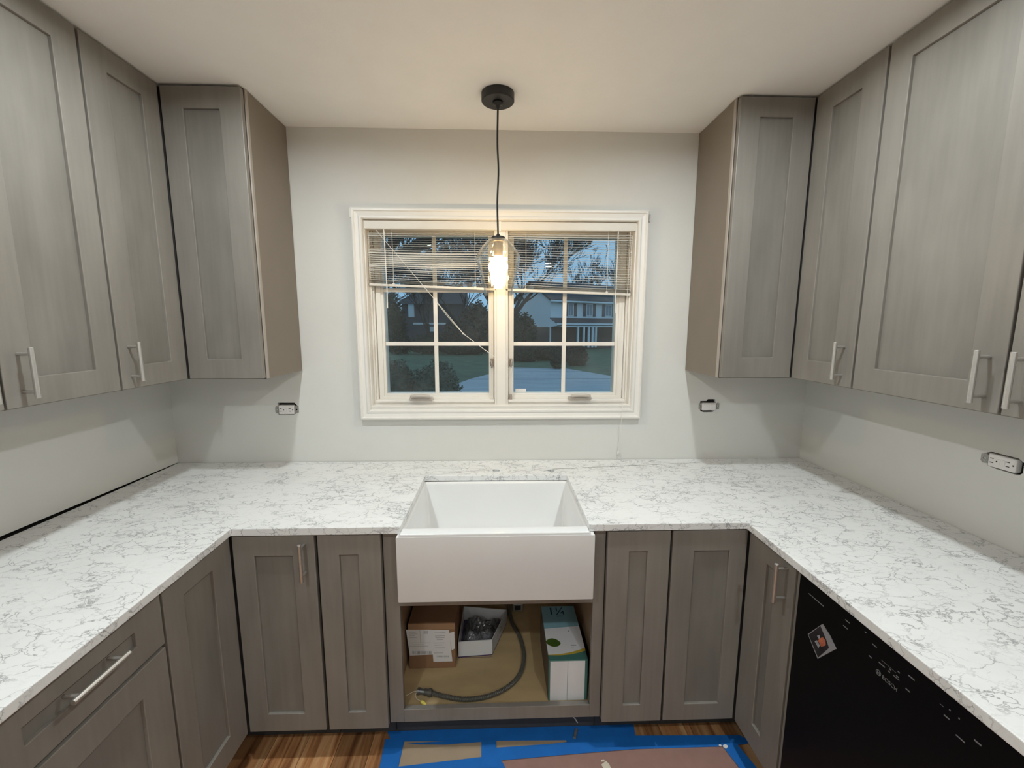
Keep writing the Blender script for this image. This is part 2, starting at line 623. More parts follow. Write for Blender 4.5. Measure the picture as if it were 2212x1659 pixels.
# the left plasterboard stops short of the counter: a dark slot shows there
wl = MB().prism([(XL, 0, .9155), (XL, -.35, .9185), (XL, -.7, .9215), (XL, -1.392, .926), (XL, -1.392, -.1), (XL, YEND - .1, -.1), (XL, YEND - .1, H + .05), (XL, 0, H + .05)], (-.1, 0, 0))
wl = struct(wl.build('wall_left', 'wall_paint'), 'pale grey wall above the left counter')
MB().box(XL - .1, XL - .03, -1.39, 0, -.1, .913).build('slot_shade_backing', 'box_black', wl)  # solid backing coloured black to give the slot its shade
wr = MB().prism([(XR, 0, -.1), (XR, YEND - .1, -.1), (XR, YEND - .1, H + .05), (XR, 0, H + .05)], (.016, 0, 0), [H3])
wr.prism([(XR + .06, 0, -.1), (XR + .06, YEND - .1, -.1), (XR + .06, YEND - .1, H + .05), (XR + .06, 0, H + .05)], (.05, 0, 0))
struct(wr.build('wall_right', 'wall_paint'), 'pale grey wall above the right counter')
struct(MB().box(XL - .1, XR + .1, YEND - .1, YEND, -.1, H + .05).build('wall_front', 'wall_paint'), 'plain wall behind the photographer')

# ================================================================== WINDOW
win = bpy.data.objects.new('window_1', None)
COL.objects.link(win); win.location = (.013, 0, WZ0); ORG[win] = Vector(win.location)
struct(win, 'white double casement window with grilles over the sink')
CX0, CX1, CZ0, CZ1 = -.6496, .6771, 1.1209, 2.0745
# casing profile: (distance from outer edge, projection)
prof = [(0, 0), (0, .022), (.006, .026), (.012, .026), (.016, .020), (.030, .0175), (.036, .021), (.044, .021), (.047, .015), (.0475, 0)]


def mitre_piece(p0, p1, inn):
    """p0,p1 outer corners (x,z); inn = inward unit (x,z); mitred 45 deg"""
    d = Vector((p1[0] - p0[0], p1[1] - p0[1])).normalized()
    mb = MB()
    n = len(prof)
    for (p, sgn) in ((p0, 1), (p1, -1)):
        for a, h in prof:
            wgt = a
            # widths differ by side: scale to reach the opening
            mb.v.append((p[0] + inn[0] * a + d.x * a * sgn, -h - .0005, p[1] + inn[1] * a + d.y * a * sgn))
    for i in range(n):
        j = (i + 1) % n
        mb.f.append((i, j, j + n, i + n))
    mb.f.append(tuple(range(n))); mb.f.append(tuple(range(2 * n - 1, n - 1, -1)))
    return mb


for (p0, p1, inn) in (((CX0, CZ0), (CX1, CZ0), (0, 1)), ((CX1, CZ0), (CX1, CZ1), (-1, 0)), ((CX1, CZ1), (CX0, CZ1), (0, -1)), ((CX0, CZ1), (CX0, CZ0), (1, 0))):
    mitre_piece(p0, p1, inn).build('casing', 'trim_white', win)
# jamb lining and stepped stops
def ring(x0, x1, z0, z1, t, y0, y1, nm, par, m='vinyl_white', bevel=.0015):
    mb = MB()
    mb.prism([(x0, y0, z0), (x1, y0, z0), (x1, y0, z1), (x0, y0, z1)], (0, y1 - y0, 0), [[(x0 + t, y0, z0 + t), (x1 - t, y0, z0 + t), (x1 - t, y0, z1 - t), (x0 + t, y0, z1 - t)]])
    return mb.build(nm, m, par, bevel)


ring(WX0 - .001, WX1 + .001, WZ0 - .001, WZ1 + .001, .009, -.001, .150, 'jamb', win)
ring(WX0 + .007, WX1 - .007, WZ0 + .007, WZ1 - .007, .010, .034, .150, 'stop', win)
ring(WX0 + .016, WX1 - .016, WZ0 + .016, WZ1 - .016, .008, .048, .150, 'stop', win)
# centre post
mp_ = MB()
mp_.box(-.020, .044, .020, .150, WZ0 + .007, WZ1 - .007)
mp_.box(-.010, .034, .013, .020, WZ0 + .007, WZ1 - .007)
mp_.build('mullion', 'vinyl_white', win, .002)
# sashes
GX = [(-.543, -.048), (.072, .566)]
SX = [(-.584, -.020), (.044, .611)]
GZ0, GZ1 = 1.233, 1.975
MZ = [1.474, 1.727]
MX = [-.302, .318]
rw = random.Random(2)
for k in range(2):
    gx0, gx1 = GX[k]; sx0, sx1 = SX[k]
    mb = MB()
    mb.prism([(sx0, .066, WZ0 + .022), (sx1, .066, WZ0 + .022), (sx1, .066, WZ1 - .022), (sx0, .066, WZ1 - .022)], (0, .06, 0),
             [[(gx0, .066, GZ0), (gx1, .066, GZ0), (gx1, .066, GZ1), (gx0, .066, GZ1)]])
    mb.prism([(sx0 + .006, .060, WZ0 + .028), (sx1 - .006, .060, WZ0 + .028), (sx1 - .006, .060, WZ1 - .028), (sx0 + .006, .060, WZ1 - .028)], (0, .006, 0),
             [[(gx0 - .012, .060, GZ0 - .012), (gx1 + .012, .060, GZ0 - .012), (gx1 + .012, .060, GZ1 + .012), (gx0 - .012, .060, GZ1 + .012)]])
    sash = mb.build('sash', 'vinyl_white', win, .0015)
    MB().box(MX[k] - .0095, MX[k] + .0095, .074, .082, GZ0, GZ1).build('muntin', 'vinyl_white', sash, .0015)
    for z in MZ:
        MB().box(gx0, gx1, .0735, .0815, z - .0095, z + .0095).build('muntin', 'vinyl_white', sash, .0015)
    xs = [gx0 - .004, MX[k], gx1 + .004]
    zs = [GZ0 - .004, MZ[0], MZ[1], GZ1 + .004]
    for i in range(2):
        for j in range(3):
            mb = MB()
            x0, x1, z0, z1 = xs[i] + .0003, xs[i + 1] - .0003, zs[j] + .0003, zs[j + 1] - .0003
            tl = math.tan(math.radians(.33))
            yo = lambda z: .094 + (z - 1.6) * tl
            mb.box(x0, x1, .084, .0865, z0, z1)
            mb.prism([(x0, yo(z0), z0), (x1, yo(z0), z0), (x1, yo(z1), z1), (x0, yo(z1), z1)], (0, .0025, 0))
            mb.build('pane', 'pane_glass', sash)
# sill board (front of the operator), crank operators and sash locks
MB().box(WX0 + .017, -.0205, .026, .060, WZ0 + .0165, WZ0 + .0295).build('operator_cover', 'vinyl_white', win, .003)
MB().box(.0445, WX1 - .017, .026, .060, WZ0 + .0165, WZ0 + .0295).build('operator_cover', 'vinyl_white', win, .003)
for cxm in (-.372, .392):
    base = MB().box(cxm - .056, cxm + .056, .012, .045, WZ0 + .028, WZ0 + .044).build('crank_base', 'crank_taupe', win, .006, 3)
    pts = [(cxm - .046, .006, WZ0 + .049), (cxm - .02, .002, WZ0 + .053), (cxm + .02, .002, WZ0 + .053), (cxm + .046, .006, WZ0 + .049)]
    mb = MB()
    mb.tube(spline(pts, 5), .008, 10, True, None)
    tag(mb.build('crank_handle', 'crank_taupe', base, smooth=True), 'folded taupe crank handle')
for lx, z0 in ((-.034, 1.385), (.058, 1.385)):
    lk = MB().box(lx - .008, lx + .008, .052, .062, z0 - .018, z0 + .020)
    lk = lk.build('sash_lock', 'lock_taupe', win, .003)
    MB().tube([(lx, .055, z0 + .01), (lx + .004 * (1 if lx > 0 else -1), .038, z0 + .012), (lx + .002, .034, z0 - .008), (lx, .038, z0 - .026)], .0032, 8).build('lever', 'lock_taupe', lk, smooth=True)
MB().box(.052, .064, .03, .05, 1.200, 1.232).build('latch_block', 'lock_taupe', win, .003)
# small manufacturer sticker low in the right pane
MB().box(.082, .135, .0825, .0838, 1.236, 1.252).build('sticker', 'label_white', win)
# leftover hooks at the casing's top corners
MB().box(-.652, -.644, -.030, -.012, 2.030, 2.068).build('bracket', 'plaster_white', win, .002)
MB().box(.673, .680, -.030, -.012, 2.022, 2.056).build('bracket', 'plate_metal', win, .002)

# ================================================================== BLIND
bl = thing('venetian_blind', 'half-raised cream mini blind hanging crooked in the window', 'blind', (.013, .03, 1.99))
B('headrail', 'blind_white', -.596, .623, .010, .045, 1.990, 2.022, bl, .002)
B('valance', 'blind_white', -.5995, .6255, -.004, .003, 1.989, 2.0255, bl, .002)
MB().box(.002, .012, -.0055, -.004, 1.984, 2.032).build('valance_clip', 'vinyl_white', bl, .001)
NS = 23
rb = random.Random(11)
for i in range(NS):
    t = i / (NS - 1)
    zl = 1.977 - t * (1.977 - 1.772); zr = 1.977 - t * (1.977 - 1.731)
    base_t = 10 + rb.uniform(-3, 3)
    lt = base_t + (26 if 9 <= i <= 15 else (10 if i in (8, 16, 17) else 0)) + (16 if i < 2 else 0)
    rt = base_t + (20 if i < 3 else 0)
    w = .019
    jz = rb.uniform(-.0012, .0012)

    def sl(u, v, zl=zl, zr=zr, lt=lt, rt=rt, w=w, jz=jz):
        xx = -.592 + u * 1.211
        k = min(1, max(0, (u - .30) / .35))
        a = math.radians(lt * (1 - k) + rt * k)
        z = zl * (1 - u) + zr * u + jz - .0016 * math.sin(u * math.pi * 3)
        ring_ = [(-.5, 0), (-.25, .0011), (0, .0016), (.25, .0011), (.5, 0), (.25, .0005), (0, .0010), (-.25, .0005)]
        c, h = ring_[int(round(v * 8)) % 8]
        return (xx, .030 + c * w * math.cos(a) - h * math.sin(a), z + c * w * math.sin(a) + h * math.cos(a))
    MB().grid(sl, 14, 8).build('slat', 'blind_white', bl)
# gathered slats on the bottom rail
for i in range(4):
    d = .0045 + i * .0042

    def sg(u, v, d=d, i=i):
        xx = -.592 + u * 1.211
        z = (1.7475 * (1 - u) + 1.7065 * u) + .006 + d + .001 * math.sin(u * 9 + i)
        c, h = [(-.5, 0), (0, .0016), (.5, 0), (0, .0008)][int(round(v * 4)) % 4]
        return (xx, .030 + c * .0165, z + h)
    MB().grid(sg, 12, 4).build('slat', 'blind_white', bl)
MB().prism([(-.594, .020, 1.7425), (.620, .020, 1.7015), (.620, .020, 1.7125), (-.594, .020, 1.7535)], (0, .020, 0)).build('bottom_rail', 'blind_white', bl, .002)
for px_ in (848, 1026, 1136, 1313):
    p = pl(1, .018, px_, 560)
    u = (p.x + .592) / 1.211
    zb_ = 1.745 * (1 - u) + 1.704 * u
    MB().tube([(p.x, .0205, 1.99), (p.x + .001, .0205, 1.85), (p.x, .0205, zb_)], .0011, 5).build('ladder_cord', 'cord_white', bl)
    MB().box(p.x - .006, p.x + .006, .017, .0195, zb_ - .002, zb_ + .012).build('cord_clip', 'blind_white', bl, .001)
# lift cord pulled aside to the sash lock
c0 = pl(1, .006, 812, 497); c1 = pl(1, .012, 940, 648); c2 = pl(1, .018, 1001, 721); c3 = pl(1, .022, 1056, 762); c4 = pl(1, .020, 1086, 782); c5 = pl(1, .036, 1099, 797)
MB().tube(spline([c0, c1, c2], 6), .0013, 6).build('lift_cord', 'cord_white', bl)
MB().tube(spline([c1 + Vector((0, 0, -.002)), (c1 + c2) / 2 + Vector((-.003, 0, -.004)), c2], 6), .0010, 6).build('lift_cord', 'cord_white', bl)
MB().tube(spline([c2, c3, c4, c5], 6), .0015, 6).build('lift_cord', 'cord_white', bl)
MB().lathe([(.0001, -.004), (.004, -.003), (.0048, 0), (.004, .003), (.0001, .004)], c2, 10).build('cord_knot', 'cord_white', bl, smooth=True)
dt = [c5, (.060, .030, 1.36), (.066, .030, 1.30), (.062, .030, 1.27)]
MB().tube(spline(dt, 6), .0012, 6).build('lift_cord', 'cord_white', bl)
# right lift cord hanging over the sill down the wall
rc = [(.603, .006, 1.989), (.600, .004, 1.75), (.590, -.006, 1.42), (.590, -.012, 1.24), (.584, -.034, 1.15), (.583, -.012, 1.02), (.580, -.008, .96)]
MB().tube(spline(rc, 8), .0011, 6).build('lift_cord', 'cord_white', bl)
MB().lathe([(.001, .012), (.004, .006), (.0045, -.010), (.001, -.014)], (.580, -.008, .950), 10).build('tassel', 'cord_white', bl, smooth=True)
wd = pl(1, .004, 829, 497)
MB().tube([(wd.x, .004, 1.99), (wd.x + .004, .004, 1.72), (wd.x + .003, .006, 1.64)], .0024, 6).build('tilt_wand', 'vinyl_white', bl)
wd = pl(1, .004, 1336, 500)
MB().tube([(wd.x, .004, 1.988), (wd.x - .002, .004, 1.70), (wd.x - .001, .006, 1.62)], .0020, 6).build('tilt_wand', 'vinyl_white', bl)

# ================================================================== RECESSED LIGHTS
names_l = ['left recessed ceiling light nearest the window', 'right recessed ceiling light nearest the window', 'left recessed ceiling light behind the photographer',
           'right recessed ceiling light behind the photographer', 'left recessed ceiling light by the rear wall', 'right recessed ceiling light by the rear wall']
for (lx, ly), lb in zip(LIGHTS, names_l):
    t = thing('recessed_light', 'white round ' + lb, 'ceiling light', (lx, ly, H), 'recessed ceiling lights')
    MB().lathe([(.0405, .004), (.060, -.0004), (.084, -.0004), (.088, -.002), (.085, -.0035), (.058, -.0035), (.0405, .001)], (lx, ly, H), 36, True).build('trim_ring', 'plaster_white', t, smooth=True)
    MB().lathe([(.0001, .002), (.040, .002), (.040, .007), (.0001, .007)], (lx, ly, H), 24).build('lens', 'downlight_glow', t)

# ================================================================== PENDANT
PX, PY = -.001, -.292
pd = thing('pendant_lamp', 'pendant lamp with black canopy and clear faceted glass shade, lit', 'pendant lamp', (PX, PY, H))
MB().lathe([(.0001, 0), (.060, 0), (.0605, -.003), (.0605, -.027), (.058, -.030), (.0001, -.030)], (PX, PY, H), 48).build('canopy', 'black_metal', pd, .001)
MB().lathe([(.0001, -.030), (.020, -.030), (.019, -.036), (.009, -.040), (.006, -.050), (.003, -.056), (.0001, -.056)], (PX, PY, H), 24).build('strain_relief', 'black_metal', pd, smooth=True)
ztop = pl(1, PY, 1074, 512).z
pts = [(PX, PY, H - .05), (PX - .002, PY, H - .17), (PX + .0015, PY, H - .27), (PX - .003, PY, H - .38), (PX - .001, PY, ztop + .03), (PX, PY, ztop)]
MB().tube(spline(pts, 8), .0034, 8).build('cord', 'cord_black', pd, smooth=True)
MB().lathe([(.0001, .012), (.005, .011), (.009, .004), (.024, .001), (.027, -.002), (.027, -.008), (.0001, -.008)], (PX, PY, ztop), 32).build('cap', 'black_metal', pd, smooth=False)


def shz(py_):
    return pl(1, PY, 1074, py_).z


def shr(w_):
    return w_ / FPX * (PY - CAM.y) * 1.0


outer = [(shr(16), 516), (shr(25), 522), (shr(36), 536), (shr(44), 549), (shr(46.5), 556), (shr(45.5), 564), (shr(41), 585), (shr(36), 605), (shr(31.5), 622), (shr(29), 639)]
po = [(r_, shz(q) - ztop) for r_, q in outer]
pi_ = [(max(.002, r_ - .0035), z_) for r_, z_ in po][::-1]
pi_[0] = (po[-1][0] - .0035, po[-1][1])
MB().lathe(po + pi_, (PX, PY, ztop), 40, True).build('glass_shade', 'shade_glass', pd, smooth=False)
zb1 = shz(622) - ztop
MB().lathe([(.0001, zb1 + .004), (shr(24), zb1 + .004), (shr(29.2), zb1 + .006), (shr(29.2), zb1), (shr(24), zb1 - .003), (.0001, zb1 - .003)], (PX, PY, ztop), 40).build('glass_base', 'base_glass', pd)
bc = shz(576) - ztop
MB().lathe([(.0001, -.008), (.0225, -.008), (.0225, -.016), (.0185, -.018), (.0185, bc + .040), (.0145, bc + .0345), (.0001, bc + .0345)], (PX, PY, ztop), 24).build('socket', 'socket_white', pd, smooth=False)
bc = shz(576) - ztop
MB().lathe([(.0001, bc + .034), (.0135, bc + .034), (.016, bc + .031), (.025, bc + .027), (.035, bc + .012), (.038, bc), (.035, bc - .015), (.026, bc - .028), (.012, bc - .0355), (.0001, bc - .037)], (PX, PY, ztop), 28).build('bulb', 'bulb_glow', pd, smooth=True)

# ================================================================== CABINETS
def door(cab, plane, val, out, a0, a1, z0, z1, pa0, pa1, pz0, pz1, name='door', th=.019):
    """shaker front. plane 'y' -> spans x; plane 'x' -> spans y. val = front face, out = direction it faces (+1/-1)."""
    bk = val - out * th
    def bxx(mb, s0, s1, f0, f1, q0, q1):
        if plane == 'y': mb.box(s0, s1, f0, f1, q0, q1)
        else: mb.box(f0, f1, s0, s1, q0, q1)
    a0, a1 = min(a0, a1), max(a0, a1); pa0, pa1 = min(pa0, pa1), max(pa0, pa1)
    def P3(s_, z_):
        return (s_, bk, z_) if plane == 'y' else (bk, s_, z_)
    vec = (0, out * th, 0) if plane == 'y' else (out * th, 0, 0)
    mb = MB().prism([P3(a0, z0), P3(a1, z0), P3(a1, z1), P3(a0, z1)], vec, [[P3(pa0, pz0), P3(pa1, pz0), P3(pa1, pz1), P3(pa0, pz1)]])
    d = mb.build(name, 'cabinet', cab, .0018)
    mb = MB(); bxx(mb, pa0 - .0005, pa1 + .0005, bk + out * .001, val - out * .0095, pz0 - .0005, pz1 + .0005)
    mb.build('panel', 'cabinet_panel', d)
    return d


def pull(d, plane, val, out, s, z, length=.128, horizontal=False, nm='handle'):
    """bar pull on two posts"""
    r_ = .006; off = .034; hp = length * .375
    mb = MB()
    def P3(a, f, q):
        return (a, val + out * f, q) if plane == 'y' else (val + out * f, a, q)
    if horizontal:
        mb.tube([P3(s - length / 2, off, z), P3(s + length / 2, off, z)], r_, 14)
        for k in (-hp, hp): mb.tube([P3(s + k, -.0005, z), P3(s + k, off, z)], .0045, 10)
    else:
        mb.tube([P3(s, off, z - length / 2), P3(s, off, z + length / 2)], r_, 14)
        for k in (-hp, hp): mb.tube([P3(s, -.0005, z + k), P3(s, off, z + k)], .0045, 10)
    return mb.build(nm, 'nickel', d, .0008)


UF = .3213          # front of the wall cabinet doors, from the back wall
XUL, XUR = XL + .3249, XR - .3146
ZT = H - .004
DZ0, DZ1 = UB + .003, H - .008
XA, XB = -.9155, .8942

# --- left corner wall cabinet
c = thing('corner_wall_cabinet', 'tall grey shaker corner wall cabinet left of the window', 'cabinet', (XL + .3, -.3, UB), 'grey wall cabinets')
fx, fy = XUL - .020, -UF + .020
Lp = [(XL + .002, -.002), (XA, -.002), (XA, fy), (fx, fy), (fx, -.609), (XL + .002, -.609)]
MB().prism([(a, b_, UB) for a, b_ in Lp], (0, 0, ZT - UB)).build('body', 'cabinet_gap', c)
B('side_panel', 'cabinet_side', XA - .0005, XA + .004, fy + .019, -.003, UB, ZT, c)
B('face_frame', 'cabinet_edge', XA - .03, XA + .0045, fy + .0035, fy + .0188, UB, ZT, c, .001)
MB().prism([(a, b_, UB - .001) for a, b_ in Lp], (0, 0, .0009)).build('bottom', 'cabinet_side', c)
d1 = door(c, 'y', -UF, -1, -1.1945, XA + .0005, DZ0, DZ1, -1.120, -.993, 1.433, 2.326)
d2 = door(c, 'x', XUL, 1, -.3260, -.6060, DZ0, DZ1, -.398, -.524, 1.431, 2.329)
pull(d2, 'x', XUL, 1, -.570, 1.4445)
# --- left double wall cabinet
c = thing('wall_cabinet', 'grey shaker double-door wall cabinet at the far left', 'cabinet', (XL + .16, -.92, UB), 'grey wall cabinets')
B('body', 'cabinet_gap', XL + .002, fx, -1.242, -.612, UB, ZT, c)
B('side_panel', 'cabinet_side', XL + .002, fx, -1.2465, -1.2422, UB, ZT, c)
B('bottom', 'cabinet_side', XL + .002, fx, -1.242, -.612, UB - .001, UB - .0001, c)
d = door(c, 'x', XUL, 1, -.6145, -.9255, DZ0, DZ1, -.687, -.852, 1.430, 2.331)
pull(d, 'x', XUL, 1, -.886, 1.443)
d = door(c, 'x', XUL, 1, -.9315, -1.2400, DZ0, DZ1, -1.004, -1.168, 1.430, 2.331)
pull(d, 'x', XUL, 1, -.971, 1.443)
# --- right corner wall cabinet
c = thing('corner_wall_cabinet', 'tall grey shaker corner wall cabinet right of the window', 'cabinet', (XR - .3, -.3, UB), 'grey wall cabinets')
gx = XUR + .020
Lp = [(XR - .002, -.002), (XB, -.002), (XB, fy), (gx, fy), (gx, -.615), (XR - .002, -.615)]
MB().prism([(a, b_, UB) for a, b_ in Lp], (0, 0, ZT - UB)).build('body', 'cabinet_gap', c)
B('side_panel', 'cabinet_side', XB - .004, XB + .0005, fy + .019, -.003, UB, ZT, c)
B('face_frame', 'cabinet_edge', XB - .0045, XB + .03, fy + .0035, fy + .0188, UB, ZT, c, .001)
MB().prism([(a, b_, UB - .001) for a, b_ in Lp], (0, 0, .0009)).build('bottom', 'cabinet_side', c)
door(c, 'y', -UF, -1, XB - .0005, 1.1755, DZ0, DZ1, .973, 1.098, 1.437, 2.331)
d2 = door(c, 'x', XUR, -1, -.3260, -.6120, DZ0, DZ1, -.405, -.526, 1.434, 2.328)
pull(d2, 'x', XUR, -1, -.5715, 1.4445)
# --- right double wall cabinet
c = thing('wall_cabinet', 'wide grey shaker double-door wall cabinet at the far right', 'cabinet', (XR - .16, -1.03, UB), 'grey wall cabinets')
B('body', 'cabinet_gap', gx, XR - .002, -1.452, -.618, UB, ZT, c)
B('side_panel', 'cabinet_side', gx, XR - .002, -1.4565, -1.4522, UB, ZT, c)
B('bottom', 'cabinet_side', gx, XR - .002, -1.452, -.618, UB - .001, UB - .0001, c)
d = door(c, 'x', XUR, -1, -.6210, -1.0320, DZ0, DZ1, -.694, -.958, 1.430, 2.326)
pull(d, 'x', XUR, -1, -.999, 1.443)
d = door(c, 'x', XUR, -1, -1.0390, -1.4500, DZ0, DZ1, -1.112, -1.377, 1.430, 2.326)
pull(d, 'x', XUR, -1, -1.072, 1.443)

# ---------------- base cabinets
BF = -.665           # door fronts, back run
FR = -.645           # face frame
XBL, XBR = -.872, .843
CT = ZC - TC - .001  # top of carcasses
DB, DT = .161, .884
TK = .150            # carcass underside
TOE = -.565

c = thing('corner_base_cabinet', 'grey shaker corner base cabinet under the left counter bend', 'cabinet', (-1.2, -.35, ZF), 'grey base cabinets')
Lp = [(XL + .002, -.002), (-.600, -.002), (-.600, FR), (XBL - .020, FR), (XBL - .020, -.946), (XL + .002, -.946)]
MB().prism([(a, b_, TK) for a, b_ in Lp], (0, 0, CT - TK)).build('body', 'cabinet_gap', c)
Tp = [(XL + .002, -.002), (-.600, -.002), (-.600, TOE), (XBL - .10, TOE), (XBL - .10, -.946), (XL + .002, -.946)]
MB().prism([(a, b_, ZF) for a, b_ in Tp], (0, 0, TK - ZF)).build('toe_kick', 'toe_board', c)
d = door(c, 'y', BF, -1, XBL + .0045, -.6045, DB, DT, -.800, -.677, .229, .814)
pull(d, 'y', BF, -1, -.6365, .806)
door(c, 'x', XBL, 1, -.6695, -.9430, DB, DT, -.755, -.873, .245, .823)

c = thing('narrow_base_cabinet', 'narrow grey shaker base cabinet left of the sink', 'cabinet', (-.492, -.33, ZF), 'grey base cabinets')
B('body', 'cabinet_gap', -.597, -.3905, FR, -.002, TK, CT, c)
B('toe_kick', 'toe_board', -.597, -.3905, TOE, -.002, ZF, TK, c)
door(c, 'y', BF, -1, -.5945, -.3905, DB, DT, -.526, -.4645, .228, .8145)

# sink base: open front
c = thing('sink_base_cabinet', 'doorless grey base cabinet standing open under the white sink', 'cabinet', (-.0135, -.33, ZF), 'grey base cabinets')
SX0, SX1 = -.388, .361
B('stile', 'cabinet', SX0, -.339, FR, FR + .019, TK + .013, CT, c, .0012)
B('stile', 'cabinet', .323, SX1, FR, FR + .019, TK + .013, CT, c, .0012)
B('bottom_rail', 'cabinet', -.339, .323, FR, FR + .019, TK + .013, .2125, c, .0012)
B('top_rail', 'cabinet', -.339, .323, FR, FR + .019, .613, .648, c, .0012)
B('side', 'interior_wood', SX0 + .001, SX0 + .013, FR + .0195, -.006, TK + .013, CT, c)
B('side', 'interior_wood', SX1 - .013, SX1 - .001, FR + .0195, -.006, TK + .013, CT, c)
B('back', 'interior_wood', SX0 + .013, SX1 - .013, -.012, -.005, TK + .013, CT, c)
B('bottom', 'plywood', SX0 + .013, SX1 - .013, FR + .0195, -.0125, .186, .200, c)
B('toe_kick', 'toe_board', SX0, SX1, TOE, TOE + .015, ZF, TK + .012, c)

c = thing('narrow_base_cabinet', 'narrow grey shaker base cabinet right of the sink', 'cabinet', (.468, -.33, ZF), 'grey base cabinets')
B('body', 'cabinet_gap', .3630, .5780, FR, -.002, TK, CT, c)
B('toe_kick', 'toe_board', .3630, .5780, TOE, -.002, ZF, TK, c)
door(c, 'y', BF, -1, .3630, .5755, DB, DT, .437, .499, .228, .811)

c = thing('corner_base_cabinet', 'grey shaker corner base cabinet between the sink and the black dishwasher', 'cabinet', (1.15, -.35, ZF), 'grey base cabinets')
Lp = [(XR - .002, -.002), (.580, -.002), (.580, FR), (XBR + .020, FR), (XBR + .020, -.900), (XR - .002, -.900)]
MB().prism([(a, b_, TK) for a, b_ in Lp], (0, 0, CT - TK)).build('body', 'cabinet_gap', c)
Tp = [(XR - .002, -.002), (.580, -.002), (.580, TOE), (XBR + .10, TOE), (XBR + .10, -.900), (XR - .002, -.900)]
MB().prism([(a, b_, ZF) for a, b_ in Tp], (0, 0, TK - ZF)).build('toe_kick', 'toe_board', c)
door(c, 'y', BF, -1, .5835, .8385, DB, DT, .658, .780, .226, .810)
d = door(c, 'x', XBR, -1, -.6695, -.8880, DB, DT, -.762, -.804, .244, .820)
pull(d, 'x', XBR, -1, -.855, .815, .122)
B('filler', 'cabinet', XBR + .006, XBR + .020, -.8995, -.8905, DB, DT, c)

c = thing('drawer_base_cabinet', 'grey shaker base cabinet with a top drawer at the near left', 'cabinet', (-1.2, -1.15, ZF), 'grey base cabinets')
B('body', 'cabinet_gap', XL + .002, XBL - .020, -1.352, -.948, TK, CT, c)
B('toe_kick', 'toe_board', XL + .002, XBL - .10, -1.352, -.948, ZF, TK, c)
B('end_panel', 'cabinet', XL + .002, XBL - .001, -1.366, -1.3525, ZF, CT, c, .001)
d = door(c, 'x', XBL, 1, -.9505, -1.3500, .741, DT, -1.029, -1.270, .796, .834, 'drawer_front')
pull(d, 'x', XBL, 1, -1.149, .827, .128, True)
door(c, 'x', XBL, 1, -.9505, -1.3500, DB, .731, -1.031, -1.268, .245, .656)

# ---------------- countertop
def hole(px_, r_):
    p = pl(2, ZC, px_, 1016)
    return circ(p.x, p.y, r_, ZC - TC, 24)


CL0, CL1 = -.863, -.847   # left run front edge, slightly out of square
CRX = .8275
CY = -.673
pts = [(XL + .0025, -.0035), (XL + .010, -.50), (XL + .012, -1.385), (CL1, -1.385), (CL0, CY), (-.322, CY), (-.322, -.209), (-.318, -.205),
       (.293, -.213), (.297, -.217), (.297, CY), (CRX, CY), (CRX, -1.545), (XR - .003, -1.545), (XR - .003, -.0035)]
ct = MB().prism([(a, b_, ZC - TC) for a, b_ in pts], (0, 0, TC), [hole(1072, .0165), hole(1190, .0165)]).build('countertop', 'quartz_top', None, .002, 2)
tag(ct, 'white grey-veined quartz countertop running round three sides', 'countertop')

# ---------------- farmhouse sink
sk = thing('farmhouse_sink', 'white porcelain apron-front farmhouse sink set into the countertop', 'sink', (-.012, -.44, .655))
ix0, ix1, iy0, iy1, iz = -.317, .292, -.664, -.222, .680
zt = ZC - TC - .0015
mb = MB()
ox0, ox1, oy0, oy1, oz = -.3365, .3205, -.6545, -.202, .655
mb.add([(ox0, oy0, oz), (ox1, oy0, oz), (ox1, oy1, oz), (ox0, oy1, oz), (ox0, oy0, zt), (ox1, oy0, zt), (ox1, oy1, zt), (ox0, oy1, zt),
        (ix0, iy0 + .03, zt), (ix1, iy0 + .03, zt), (ix1, iy1, zt), (ix0, iy1, zt), (ix0 + .012, iy0 + .04, iz), (ix1 - .012, iy0 + .04, iz), (ix1 - .012, iy1 - .012, iz), (ix0 + .012, iy1 - .012, iz)],
       [(0, 3, 2, 1), (0, 1, 5, 4), (1, 2, 6, 5), (2, 3, 7, 6), (3, 0, 4, 7), (4, 5, 9, 8), (5, 6, 10, 9), (6, 7, 11, 10), (7, 4, 8, 11),
        (8, 9, 13, 12), (9, 10, 14, 13), (10, 11, 15, 14), (11, 8, 12, 15), (12, 13, 14, 15)])
mb.build('basin', 'porcelain', sk, .014, 4, smooth=True)
ap = [(-.333, .661), (.313, .661), (.313, .8885), (.3000, .8885), (.2935, .9000), (-.3185, .9000), (-.325, .8885), (-.333, .8885)]
MB().prism([(a, -.6955, z) for a, z in ap], (0, .041, 0)).build('apron', 'porcelain', sk, .0095, 5, smooth=True)

# ---------------- dishwasher
dw = thing('dishwasher', 'black built-in dishwasher under the right counter', 'dishwasher', (1.15, -1.205, ZF))
B('body', 'washer_black', XBR + .03, XR - .02, -1.502, -.908, ZF + .02, CT - .004, dw)
DX = XBR - .002
mb = MB()
prf = [(XBR + .03, .150), (DX + .004, .150), (DX, .158), (DX, .878), (DX + .004, .885), (XBR + .03, .886)]
mb.prism([(a, -.9075, z) for a, z in prf], (0, -.594, 0))
dd = mb.build('door', 'washer_black', dw, .002)
B('toe_panel', 'washer_black', XBR + .075, XBR + .09, -1.5, -.91, ZF + .003, .148, dw)
tag(B('counter_support_panel', 'cabinet', XBR + .003, XR - .004, -1.532, -1.513, ZF, CT, None, .001), 'grey panel closing the near end of the dishwasher bay', 'panel')


